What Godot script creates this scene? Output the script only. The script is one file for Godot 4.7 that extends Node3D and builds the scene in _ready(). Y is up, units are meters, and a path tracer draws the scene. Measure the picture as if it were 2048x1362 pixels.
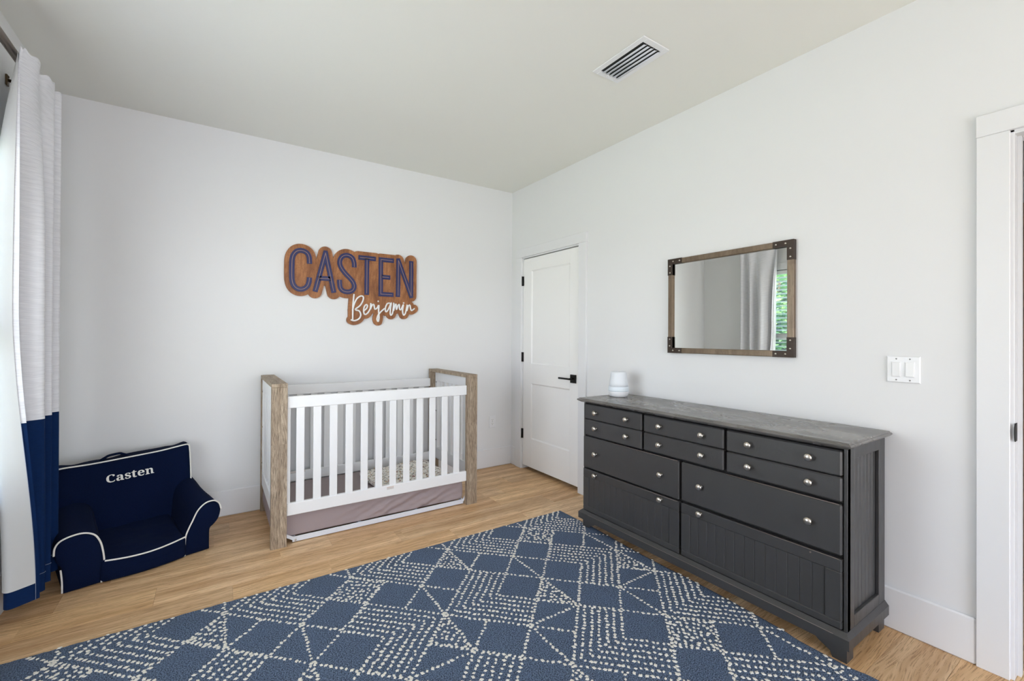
extends Node3D
# A nursery: crib under a wooden name sign, charcoal dresser, child's armchair, dotted rug.
# Right wall is x = 0, back wall z = 0, left (window) wall x = -3.325, floor y = 0.

const RX := -3.325
const H := 2.743
const ZF := 6.6  # unseen front wall, set far back to spread the light evenly
var M := {}
var taken := {}

# ------------------------------------------------------------------ naming
func numbered(called: String) -> String:
	taken[called] = taken.get(called, 0) + 1
	return called if taken[called] == 1 else "%s_%03d" % [called, taken[called] - 1]

func tag(o: Node, label := "", category := "", group := "", kind := "") -> Node:
	if label: o.set_meta("label", label)
	if category: o.set_meta("category", category)
	if group: o.set_meta("group", group)
	if kind: o.set_meta("kind", kind)
	return o

func thing(called: String, label: String, category: String, at := Vector3.ZERO, turn := 0.0, group := "") -> Node3D:
	var o := Node3D.new()
	o.name = numbered(called)
	add_child(o)
	o.position = at
	o.rotation.y = turn
	tag(o, label, category, group)
	return o

func obj(called: String, mesh, m: Material, parent: Node = null, label := "") -> MeshInstance3D:
	var o := MeshInstance3D.new()
	if mesh is SurfaceTool:
		mesh.generate_normals()
		mesh = mesh.commit()
	o.mesh = mesh
	o.material_override = m
	o.name = called if parent else numbered(called)
	o.cast_shadow = GeometryInstance3D.SHADOW_CASTING_SETTING_ON
	if label: o.set_meta("label", label)
	if parent: parent.add_child(o, true)
	else: add_child(o, true)
	return o

func struct(called: String, mesh, m: Material, label := "", category := "") -> MeshInstance3D:
	var o := obj(called, mesh, m)
	tag(o, label, category, "", "structure")
	return o

func struct_node(called: String, label: String, category: String) -> Node3D:
	var o := thing(called, label, category)
	o.set_meta("kind", "structure")
	return o

# ------------------------------------------------------------------ shapes
func S(smooth := false) -> SurfaceTool:
	var st := SurfaceTool.new()
	st.begin(Mesh.PRIMITIVE_TRIANGLES)
	st.set_smooth_group(0 if smooth else -1)
	return st

func tri(st: SurfaceTool, a: Vector3, b: Vector3, c: Vector3) -> void:   # counter-clockwise from outside
	st.add_vertex(a); st.add_vertex(c); st.add_vertex(b)

func quad(st: SurfaceTool, a: Vector3, b: Vector3, c: Vector3, d: Vector3) -> void:
	tri(st, a, b, c); tri(st, a, c, d)

func out_face(st: SurfaceTool, p: Array, from: Vector3) -> void:
	var n: Vector3 = (p[1] - p[0]).cross(p[2] - p[0])
	if n.dot(p[0] - from) < 0: p.reverse()
	for i in range(1, p.size() - 1): tri(st, p[0], p[i], p[i + 1])

func cbox(st: SurfaceTool, lo: Vector3, hi: Vector3, c := 0.002) -> SurfaceTool:
	var mid := (lo + hi) / 2
	var h := (hi - lo) / 2
	c = minf(c, minf(h.x, minf(h.y, h.z)) * 0.95)
	var P := func(s: Vector3, axis: int) -> Vector3:
		var k := Vector3(h.x - c, h.y - c, h.z - c)
		k[axis] = h[axis]
		return mid + s * k
	for axis in 3:
		var b: int = (axis + 1) % 3
		var d: int = (axis + 2) % 3
		for s in [-1, 1]:
			var f := []
			for q in [[-1, -1], [1, -1], [1, 1], [-1, 1]]:
				var v := Vector3.ZERO
				v[axis] = s; v[b] = q[0]; v[d] = q[1]
				f.append(P.call(v, axis))
			out_face(st, f, mid)
		for s in [[-1, -1], [1, -1], [1, 1], [-1, 1]]:      # edges along axis
			var v0 := Vector3.ZERO
			v0[axis] = -1; v0[b] = s[0]; v0[d] = s[1]
			var v1 := v0
			v1[axis] = 1
			out_face(st, [P.call(v0, b), P.call(v1, b), P.call(v1, d), P.call(v0, d)], mid)
	for sx in [-1, 1]:
		for sy in [-1, 1]:
			for sz in [-1, 1]:
				var v := Vector3(sx, sy, sz)
				out_face(st, [P.call(v, 0), P.call(v, 1), P.call(v, 2)], mid)
	return st

func bx(x0: float, x1: float, y0: float, y1: float, z0: float, z1: float, c := 0.002) -> SurfaceTool:
	return cbox(S(), Vector3(x0, y0, z0), Vector3(x1, y1, z1), c)

func wbox(st: SurfaceTool, x0: float, x1: float, y0: float, y1: float, z0: float, z1: float) -> void:
	var lo := Vector3(x0, y0, z0)
	var hi := Vector3(x1, y1, z1)
	var mid := (lo + hi) / 2
	for axis in 3:
		for s in [0, 1]:
			var f := []
			for q in [[0, 0], [1, 0], [1, 1], [0, 1]]:
				var v := Vector3.ZERO
				v[axis] = hi[axis] if s else lo[axis]
				v[(axis + 1) % 3] = hi[(axis + 1) % 3] if q[0] else lo[(axis + 1) % 3]
				v[(axis + 2) % 3] = hi[(axis + 2) % 3] if q[1] else lo[(axis + 2) % 3]
				f.append(v)
			out_face(st, f, mid)

func loft(st: SurfaceTool, loops: Array, cap0 := true, cap1 := true, flip := false) -> SurfaceTool:
	# loops: arrays of Vector3, counter-clockwise seen from the far end of the loft looking back
	var n: int = loops[0].size()
	for i in loops.size() - 1:
		for j in n:
			var a: Vector3 = loops[i][j]
			var b: Vector3 = loops[i][(j + 1) % n]
			var c: Vector3 = loops[i + 1][(j + 1) % n]
			var d: Vector3 = loops[i + 1][j]
			if flip: quad(st, a, d, c, b)
			else: quad(st, a, b, c, d)
	for e in [[cap0, 0, true], [cap1, loops.size() - 1, false]]:
		if not e[0]: continue
		var l: Array = Array(loops[e[1]])
		var mid := Vector3.ZERO
		for p in l: mid += p
		mid /= n
		for j in n:
			if e[2] != flip: tri(st, mid, l[(j + 1) % n], l[j])
			else: tri(st, mid, l[j], l[(j + 1) % n])
	return st

func rect_rings(st: SurfaceTool, rows: Array) -> SurfaceTool:    # rows of [y, x0, x1, z0, z1] upwards
	var loops := []
	for r in rows:
		loops.append([Vector3(r[1], r[0], r[4]), Vector3(r[2], r[0], r[4]), Vector3(r[2], r[0], r[3]), Vector3(r[1], r[0], r[3])])
	return loft(st, loops)

func lathe(profile: Array, n := 32, xf := Transform3D.IDENTITY) -> SurfaceTool:   # [r, y] upwards
	var st := S(true)
	var loops := []
	for p in profile:
		var l := []
		for k in n:
			var a := -TAU * k / n
			l.append(xf * Vector3(p[0] * cos(a), p[1], p[0] * sin(a)))
		loops.append(l)
	return loft(st, loops)

func tube(path: Array, r: float, n := 10, st: SurfaceTool = null, flat := 1.0) -> SurfaceTool:
	if st == null: st = S(true)
	var loops := []
	var up := Vector3.UP
	for i in path.size():
		var t: Vector3 = (path[mini(i + 1, path.size() - 1)] - path[maxi(i - 1, 0)]).normalized()
		if absf(up.dot(t)) > 0.95: up = Vector3.RIGHT if absf(t.x) < 0.7 else Vector3.BACK
		up = (up - t * up.dot(t)).normalized()
		var side := up.cross(t)
		var l := []
		for k in n:
			var a := TAU * k / n
			l.append(path[i] + (side * cos(a) * flat + up * -sin(a)) * -r)
		loops.append(l)
	return loft(st, loops, true, true, true)

func smooth_path(p: Array, sub := 6) -> Array:
	var r := []
	for i in p.size() - 1:
		var a = p[maxi(i - 1, 0)]
		var d = p[mini(i + 2, p.size() - 1)]
		for k in sub:
			r.append(p[i].cubic_interpolate(p[i + 1], a, d, float(k) / sub))
	r.append(p[-1])
	return r

func softbox(h: Vector3, r: float, n: int, bend: Callable) -> SurfaceTool:    # rounded cushion; bend moves each point
	var st := S(true)
	for axis in 3:
		var b: int = (axis + 1) % 3
		var d: int = (axis + 2) % 3
		for s in [-1.0, 1.0]:
			var g := []
			for i in n + 1:
				var row := []
				for j in n + 1:
					var v := Vector3.ZERO
					v[axis] = s * h[axis]
					v[b] = (2.0 * i / n - 1) * h[b]
					v[d] = (2.0 * j / n - 1) * h[d]
					var k := v.clamp(-(h - Vector3.ONE * r), h - Vector3.ONE * r)
					var w := v - k
					if w.length() > 1e-6: v = k + w.normalized() * r
					row.append((bend.call(v) as Vector3).snapped(Vector3.ONE * 1e-5))
				g.append(row)
			for i in n:
				for j in n:
					if s > 0: quad(st, g[i][j], g[i + 1][j], g[i + 1][j + 1], g[i][j + 1])
					else: quad(st, g[i][j], g[i][j + 1], g[i + 1][j + 1], g[i + 1][j])
	return st

func extrude(st: SurfaceTool, poly: PackedVector2Array, xf: Transform3D, depth: float) -> SurfaceTool:   # xf.z is outwards
	if Geometry2D.is_polygon_clockwise(poly): poly.reverse()
	var ix := Geometry2D.triangulate_polygon(poly)
	for i in range(0, ix.size(), 3):
		var a := poly[ix[i]]
		var b := poly[ix[i + 1]]
		var c := poly[ix[i + 2]]
		if (b - a).cross(c - a) < 0:
			var t := b
			b = c
			c = t
		tri(st, xf * Vector3(a.x, a.y, depth), xf * Vector3(b.x, b.y, depth), xf * Vector3(c.x, c.y, depth))
		tri(st, xf * Vector3(a.x, a.y, 0), xf * Vector3(c.x, c.y, 0), xf * Vector3(b.x, b.y, 0))
	for i in poly.size():
		var a := poly[i]
		var b := poly[(i + 1) % poly.size()]
		quad(st, xf * Vector3(a.x, a.y, 0), xf * Vector3(b.x, b.y, 0), xf * Vector3(b.x, b.y, depth), xf * Vector3(a.x, a.y, depth))
	return st

# ------------------------------------------------------------------ materials
func mat(c: Color, rough := 0.6, metal := 0.0) -> StandardMaterial3D:
	var m := StandardMaterial3D.new()
	m.albedo_color = c
	m.roughness = rough
	m.metallic = metal
	return m

func rgb(r: int, g: int, b: int) -> Color:
	return Color(r / 255.0, g / 255.0, b / 255.0)

func noise(freq: float, sd: int, oct := 3, kind := FastNoiseLite.TYPE_SIMPLEX_SMOOTH) -> FastNoiseLite:
	var n := FastNoiseLite.new()
	n.noise_type = kind
	n.frequency = freq
	n.seed = sd
	n.fractal_octaves = oct
	return n

func noise_tex(freq: float, sd: int, stops: Array, size := 512, oct := 3, kind := FastNoiseLite.TYPE_SIMPLEX_SMOOTH) -> NoiseTexture2D:
	var t := NoiseTexture2D.new()
	t.width = size
	t.height = size
	t.seamless = true
	t.noise = noise(freq, sd, oct, kind)
	if stops:
		var g := Gradient.new()
		var off := PackedFloat32Array()
		var col := PackedColorArray()
		for s in stops:
			off.append(s[0]); col.append(s[1])
		g.offsets = off
		g.colors = col
		t.color_ramp = g
	return t

func grain_tex(w: int, h: int, along_x: bool, lo: Color, hi: Color, pores: Color, sd: int, stretch := 14.0, fine := 0.5, pore_at := 0.32) -> ImageTexture:
	# wood: broad figure, fine streaks and open pores, all drawn out along the grain
	var a := noise(0.012, sd, 3)
	var b := noise(0.07, sd + 1, 2)
	var c := noise(0.30, sd + 2, 2)
	var wob := noise(0.006, sd + 3, 2)
	var data := PackedByteArray()
	data.resize(w * h * 3)
	var at := 0
	for y in h:
		for x in w:
			var l: float = (x if along_x else y) / stretch
			var t: float = (y if along_x else x)
			t += wob.get_noise_2d(l * stretch * 0.5, t * 0.5) * 14.0
			var v := 0.5 + 0.55 * a.get_noise_2d(l * 2.2, t) + fine * 0.45 * b.get_noise_2d(l, t)
			var col := lo.lerp(hi, clampf(v, 0, 1))
			var p := c.get_noise_2d(l * 1.3, t)
			if p > pore_at: col = col.lerp(pores, minf((p - pore_at) * 2.6, 0.75) * fine)
			data[at] = int(clampf(col.r, 0, 1) * 255)
			data[at + 1] = int(clampf(col.g, 0, 1) * 255)
			data[at + 2] = int(clampf(col.b, 0, 1) * 255)
			at += 3
	return ImageTexture.create_from_image(Image.create_from_data(w, h, false, Image.FORMAT_RGB8, data))

func make_materials() -> void:
	M.wall = mat(rgb(233, 233, 233), 0.75)
	M.ceil = mat(rgb(240, 239, 231), 0.85)
	M.trim = mat(rgb(233, 233, 234), 0.42)
	M.doorw = mat(rgb(248, 247, 245), 0.45)
	M.black = mat(rgb(24, 23, 22), 0.4, 0.5)
	M.white = mat(rgb(240, 240, 240), 0.4)
	M.plastic = mat(rgb(236, 236, 238), 0.3)
	M.metalw = mat(rgb(226, 230, 238), 0.35, 0.1)
	M.nickel = mat(rgb(205, 198, 188), 0.28, 1.0)
	M.steel = mat(rgb(150, 150, 150), 0.35, 1.0)
	M.rod = mat(rgb(140, 128, 118), 0.35, 0.9)
	M.bronze = mat(rgb(92, 78, 60), 0.4, 0.8)
	M.dark = mat(rgb(12, 12, 12), 0.9)
	# floor: three vinyl oak tones share one grain
	var g := grain_tex(1024, 512, true, rgb(202, 159, 115), rgb(253, 220, 176), rgb(146, 108, 72), 11, 34.0, 0.75, 0.2)
	M.planks = []
	for k in [[255, 255, 255], [244, 238, 232], [250, 246, 238], [238, 236, 234]]:
		var p := mat(rgb(k[0], k[1], k[2]), 0.42)
		p.albedo_texture = g
		p.metallic_specular = 0.4
		M.planks.append(p)
	# crib posts: grey-washed oak, grain upright
	M.oak = mat(Color.WHITE, 0.6)
	M.oak.albedo_texture = grain_tex(512, 512, false, rgb(140, 120, 99), rgb(194, 176, 153), rgb(84, 70, 56), 31, 28.0, 1.0, 0.1)
	M.oak.uv1_triplanar = true
	M.oak.uv1_scale = Vector3(2.6, 1.6, 2.6)
	# sign: warm stained ply
	M.sign = mat(Color.WHITE, 0.5)
	M.sign.albedo_texture = grain_tex(512, 512, false, rgb(122, 72, 36), rgb(184, 124, 76), rgb(84, 46, 20), 47, 6.0, 0.7, 0.3)
	M.sign.uv1_triplanar = true
	M.sign.uv1_scale = Vector3(1.5, 1.5, 1.5)
	M.signedge = mat(rgb(70, 42, 22), 0.7)
	M.inlay = mat(rgb(150, 122, 112), 0.55)
	M.letter = mat(rgb(26, 32, 88), 0.4)
	# dresser paint: charcoal with faint brush texture, the top rubbed in patches and paler with window glare in its colour
	M.paint = mat(rgb(62, 61, 61), 0.42)
	M.paint.roughness_texture = noise_tex(0.02, 5, [[0.0, Color(0.8, 0.8, 0.8)], [1.0, Color(1, 1, 1)]], 256)
	M.paint.uv1_triplanar = true
	M.paint.heightmap_enabled = true
	M.paint.heightmap_texture = noise_tex(0.06, 6, [], 256)
	M.paint.heightmap_scale = 0.03
	M.paint.uv1_scale = Vector3(4, 1.2, 4)
	M.paint_dark = mat(rgb(30, 29, 29), 0.6)
	M.worn = mat(rgb(112, 100, 92), 0.55)
	M.top = mat(Color.WHITE, 0.32)
	M.top.albedo_texture = noise_tex(0.006, 8, [[0.3, rgb(102, 99, 96)], [0.5, rgb(110, 107, 104)], [0.75, rgb(124, 120, 116)]], 512, 3)
	M.top.roughness_texture = noise_tex(0.015, 9, [[0.2, Color(0.75, 0.75, 0.75)], [0.8, Color(1, 1, 1)]], 256)
	M.top.uv1_triplanar = true
	M.top.uv1_scale = Vector3(1.6, 1.6, 0.9)
	# fabrics
	M.navy = mat(rgb(8, 23, 54), 0.95)
	M.navy.rim_enabled = true
	M.navy.rim = 0.08
	M.navy.rim_tint = 0.8
	M.navy.metallic_specular = 0.25
	M.navy.uv1_triplanar = true
	M.navy.uv1_scale = Vector3.ONE * 5.0
	M.navy.albedo_texture = noise_tex(0.09, 13, [[0.2, Color(0.72, 0.74, 0.78)], [0.75, Color(1, 1, 1)]], 512, 4)
	M.navy.heightmap_enabled = true
	M.navy.heightmap_texture = noise_tex(0.2, 14, [], 256)
	M.navy.heightmap_scale = 0.06
	M.piping = mat(rgb(238, 236, 230), 0.8)
	M.lint = mat(rgb(190, 190, 188), 0.9)
	M.sheet = mat(rgb(160, 146, 147), 0.9)
	M.sheet.uv1_triplanar = true
	M.sheet.uv1_scale = Vector3.ONE * 6.0
	M.sheet.heightmap_enabled = true
	M.sheet.heightmap_texture = noise_tex(0.25, 15, [], 256)
	M.sheet.heightmap_scale = 0.03
	var slub := noise_tex(0.05, 21, [[0.3, Color(0.93, 0.93, 0.935)], [0.65, Color(1, 1, 1)]], 512, 3)
	M.drape = mat(rgb(236, 236, 240), 0.85)
	M.drape.albedo_texture = slub
	M.drape.uv1_scale = Vector3(0.4, 14.0, 1)
	M.drape.backlight_enabled = true
	M.drape.backlight = Color(0.12, 0.12, 0.12)
	M.drapeblue = mat(rgb(12, 40, 82), 0.85)
	M.drapeblue.metallic_specular = 0.25
	M.drapeblue.albedo_texture = slub
	M.drapeblue.uv1_scale = Vector3(0.9, 16.0, 1)
	M.lining = mat(rgb(205, 206, 205), 0.6)
	M.lining.backlight_enabled = true
	M.lining.backlight = Color(0.12, 0.12, 0.12)
	M.thread = mat(rgb(150, 160, 180), 0.8)
	# rug: cut pile
	M.rug = mat(Color.WHITE, 0.97)
	M.rug.albedo_texture = noise_tex(0.09, 41, [[0.22, rgb(36, 46, 62)], [0.5, rgb(84, 102, 129)], [0.78, rgb(120, 138, 164)]], 1024, 4)
	M.rug.uv1_triplanar = true
	M.rug.uv1_scale = Vector3.ONE * 1.6
	M.rug.heightmap_enabled = true
	M.rug.heightmap_texture = noise_tex(0.11, 42, [], 1024, 3)
	M.rug.heightmap_scale = 0.5
	M.tuft = mat(rgb(228, 224, 214), 0.95)
	M.framewood = mat(Color.WHITE, 0.4, 0.35)
	M.framewood.albedo_texture = grain_tex(256, 256, false, rgb(104, 88, 72), rgb(142, 124, 104), rgb(76, 62, 48), 61, 14.0, 0.5)
	M.framewood.uv1_triplanar = true
	M.framewood.uv1_scale = Vector3.ONE * 3.0
	M.bracket = mat(rgb(62, 50, 42), 0.45, 0.4)
	M.bracket.heightmap_enabled = true
	M.bracket.uv1_triplanar = true
	M.bracket.uv1_scale = Vector3.ONE * 12.0
	M.bracket.heightmap_texture = noise_tex(0.1, 62, [], 256)
	M.bracket.heightmap_scale = 0.05
	M.mirror = mat(rgb(248, 249, 243), 0.0, 1.0)
	M.glass = mat(Color(1, 1, 1, 0.06), 0.02)
	M.glass.transparency = BaseMaterial3D.TRANSPARENCY_ALPHA
	M.blind = mat(rgb(244, 244, 242), 0.5)
	M.blind.backlight_enabled = true
	M.blind.backlight = Color(0.2, 0.2, 0.2)
	M.leaf = []
	for c in [[126, 156, 100], [150, 182, 116], [104, 140, 92], [184, 206, 132]]:
		var l := mat(rgb(c[0], c[1], c[2]), 0.5)
		l.backlight_enabled = true
		l.backlight = rgb(c[0], c[1], c[2])
		M.leaf.append(l)
	M.bark = mat(rgb(88, 76, 62), 0.9)
	M.grass = mat(rgb(92, 128, 62), 0.95)
	M.halldoor = mat(Color.WHITE, 0.45)
	M.halldoor.albedo_texture = grain_tex(256, 256, false, rgb(150, 96, 56), rgb(196, 140, 92), rgb(110, 66, 34), 71, 12.0, 0.6)
	M.halldoor.uv1_triplanar = true

# ------------------------------------------------------------------ the place
func _ready() -> void:
	var cam := Camera3D.new()
	cam.name = "camera"
	add_child(cam)
	cam.transform = Transform3D(Basis(Vector3.UP, deg_to_rad(-33.72538)) * Basis(Vector3.RIGHT, deg_to_rad(0.26521)) * Basis(Vector3.BACK, deg_to_rad(0.30159)), Vector3(-2.508, 1.282, 3.765))
	cam.projection = Camera3D.PROJECTION_FRUSTUM
	cam.near = 0.05
	cam.far = 80.0
	cam.size = 0.05 * 1362.0 / 890.214
	cam.frustum_offset = Vector2(0, -0.05 * 11.54 / 890.214)
	cam.current = true

	var env := Environment.new()
	env.background_mode = Environment.BG_SKY
	var sky := Sky.new()
	var psm := ProceduralSkyMaterial.new()
	psm.sky_top_color = rgb(120, 160, 215)
	psm.sky_horizon_color = rgb(222, 230, 238)
	psm.ground_bottom_color = rgb(90, 100, 80)
	psm.ground_horizon_color = rgb(200, 208, 205)
	psm.sky_energy_multiplier = 2.4
	sky.sky_material = psm
	env.sky = sky
	env.tonemap_mode = Environment.TONE_MAPPER_LINEAR
	env.tonemap_exposure = 1.01
	env.sdfgi_enabled = true
	env.ssao_enabled = true
	env.ssil_enabled = true
	var we := WorldEnvironment.new()
	we.name = "world_environment"
	we.environment = env
	add_child(we)

	var sun := DirectionalLight3D.new()
	sun.name = "sun"
	sun.light_energy = 5.5
	sun.light_color = Color(1.0, 0.96, 0.9)
	sun.shadow_enabled = true
	sun.light_angular_distance = 0.5
	add_child(sun)
	sun.look_at_from_position(Vector3(4, 7, 2), Vector3.ZERO)

	# daylight of the side window; unseen window and ceiling lamp, placed to light the room
	area("window_daylight", Vector3(RX - 0.053, 1.35, 1.86), Vector3(0, 1.35, 1.86), Vector2(1.38, 1.46), 3.8, Color(0.985, 0.99, 0.985))
	area("unseen_front_light", Vector3(-1.6, 1.02, ZF + 0.03), Vector3(-1.6, 1.02, 0), Vector2(2.3, 1.75), 6.7, Color(0.965, 0.97, 0.985))  # source out of view, lights the room from behind the camera
	area("unseen_lamp_light", Vector3(-1.66, H - 0.10, 2.70), Vector3(-1.66, 0, 2.70), Vector2(0.34, 0.34), 0.12, Color(1.0, 0.96, 0.9))

	make_materials()
	build_shell()
	build_floor()
	build_doors()
	build_window()
	build_outside()
	build_rug()
	build_crib()
	build_dresser()
	build_chair()
	build_curtain()
	build_sign()
	build_mirror()
	build_small()

func area(called: String, at: Vector3, to: Vector3, size: Vector2, energy: float, c: Color) -> void:
	var l := AreaLight3D.new()
	l.name = called
	l.area_size = size
	l.light_energy = energy
	l.light_color = c
	l.area_normalize_energy = true
	l.shadow_enabled = true
	l.area_range = 12.0
	l.area_attenuation = 2.0
	add_child(l)
	l.look_at_from_position(at, to, Vector3.UP if absf((to - at).normalized().y) < 0.9 else Vector3.RIGHT)

func build_shell() -> void:
	var st := S()
	wbox(st, RX - 0.12, 1.4, -0.0, H, -0.12, 0.0)
	struct("wall_back", st, M.wall, "white painted wall behind the crib and name sign", "wall")
	st = S()
	for w in [[-0.12, 0.2, 0.0, H], [0.2, 1.01, 2.045, H], [1.01, 3.413, 0.0, H], [3.413, 4.235, 2.06, H], [4.235, ZF, 0.0, H]]:
		wbox(st, 0.0, 0.12, w[2], w[3], w[0], w[1])
	wbox(st, 0.10, 0.12, 0.0, 2.045, 0.2, 1.01)  # unseen slab added behind the closed door to keep light out
	struct("wall_right", st, M.wall, "white wall with the mirror and light switch", "wall")
	st = S()
	for w in [[-0.12, 0.80, 0.0, H], [0.80, 2.60, 0.0, 0.55], [0.80, 2.60, 2.13, H], [2.60, ZF, 0.0, H]]:
		wbox(st, RX - 0.12, RX, w[2], w[3], w[0], w[1])
	struct("wall_left", st, M.wall, "white window wall behind the curtain", "wall")
	st = S()
	for w in [[RX - 0.12, -2.8, 0.0, H], [-2.8, -0.4, 0.0, 0.1], [-2.8, -0.4, 1.95, H], [-0.4, 1.4, 0.0, H]]:
		wbox(st, w[0], w[1], w[2], w[3], ZF, ZF + 0.12)
	struct("wall_front", st, M.wall, "unseen white wall behind the camera, set back to even the light", "wall")
	st = S()
	wbox(st, RX - 0.12, 1.4, H, H + 0.14, -0.12, ZF + 0.12)
	struct("ceiling", st, M.ceil, "flat off-white ceiling with the air vent", "ceiling")
	st = S()
	wbox(st, 1.3, 1.4, 0, H, 0, ZF)
	wbox(st, 0.12, 1.3, 0, H, 1.9, 2.0)
	struct("wall_hall", st, M.wall, "hallway wall beyond the doorway at right", "wall")
	# baseboards: tall, with a small eased top edge
	var t := 0.014
	struct("baseboard_back", bx(RX, 0.0, 0.0, 0.184, 0.0, t, 0.006), M.trim, "tall white baseboard along the wall behind the crib", "baseboard")
	struct("baseboard_right", bx(-t, 0.0, 0.0, 0.182, 1.105, 3.3215, 0.006), M.trim, "tall white baseboard beside the doorway and behind the dresser", "baseboard")
	struct("baseboard_right", bx(-t, 0.0, 0.0, 0.184, t, 0.092, 0.006), M.trim, "short white baseboard between the corner and the white door", "baseboard")
	struct("baseboard_left", bx(RX, RX + t, 0.0, 0.184, t, ZF, 0.003), M.trim, "white baseboard under the curtain", "baseboard")

func build_floor() -> void:
	var st := S()
	wbox(st, RX - 0.12, 1.4, -0.12, -0.006, -0.12, ZF + 0.12)
	var fl := struct("floor", st, M.signedge, "light oak plank floor running along the crib wall", "floor")
	var r := RandomNumberGenerator.new()
	r.seed = 7
	var w := 0.184
	var starts := {1: -2.42, 5: -2.743, 6: -2.425, 4: -1.9, 3: -2.95, 2: -1.55, 0: -2.0}
	for k in 37:
		var z0 := -0.033 + w * k
		var off: float = starts.get(k, r.randf_range(-2.9, -1.7))
		var x := off - 1.22 * 2
		while x < 1.3:
			var a := maxf(x, RX)
			var b := minf(x + 1.22, 1.3)
			if b > RX + 0.02 and b - a > 0.03:
				var p := S()
				cbox(p, Vector3(a + 0.0003, -0.006, maxf(z0, 0.0) + 0.0003), Vector3(b - 0.0003, 0.0, minf(z0 + w, ZF) - 0.0003), 0.0007)
				# grain laid per plank
				var mdt := MeshDataTool.new()
				p.generate_normals()
				var am: ArrayMesh = p.commit()
				mdt.create_from_surface(am, 0)
				var du := r.randf()
				var dv := r.randf()
				var s := 1.0 if r.randf() < 0.5 else -1.0
				for i in mdt.get_vertex_count():
					var v := mdt.get_vertex(i)
					mdt.set_vertex_uv(i, Vector2(v.x * s * 0.55 + du, v.z * 1.35 + dv))
				am.clear_surfaces()
				mdt.commit_to_surface(am)
				obj("plank", am, M.planks[r.randi() % 4], fl)
			x += 1.22

func casing(called: String, z0: float, z1: float, top: float, label: String, w := 0.09, x := 0.0) -> Node3D:
	# flat casing round a doorway z0..z1 in the right wall, and the jamb that lines it
	var o := struct_node(called, label, "door trim")
	var t := 0.018
	obj("casing_leg", bx(x - t, x, 0, top + 0.006, z0 - w + 0.006, z0 - 0.006 + 0.012, 0.002), M.trim, o)
	obj("casing_leg", bx(x - t, x, 0, top + 0.006, z1 - 0.006, z1 + w - 0.006, 0.002), M.trim, o)
	obj("casing_head", bx(x - t - 0.001, x, top + 0.0065, top + 0.0065 + w - 0.006, z0 - w + 0.005, z1 + w - 0.005, 0.002), M.trim, o)
	obj("jamb", bx(x - 0.002, x + 0.122, 0, top + 0.014, z0 + 0.001, z0 + 0.016, 0.001), M.trim, o)
	obj("jamb", bx(x - 0.002, x + 0.122, 0, top + 0.014, z1 - 0.016, z1 - 0.001, 0.001), M.trim, o)
	obj("jamb", bx(x - 0.002, x + 0.122, top - 0.001, top + 0.014, z0, z1, 0.001), M.trim, o)
	return o

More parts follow.
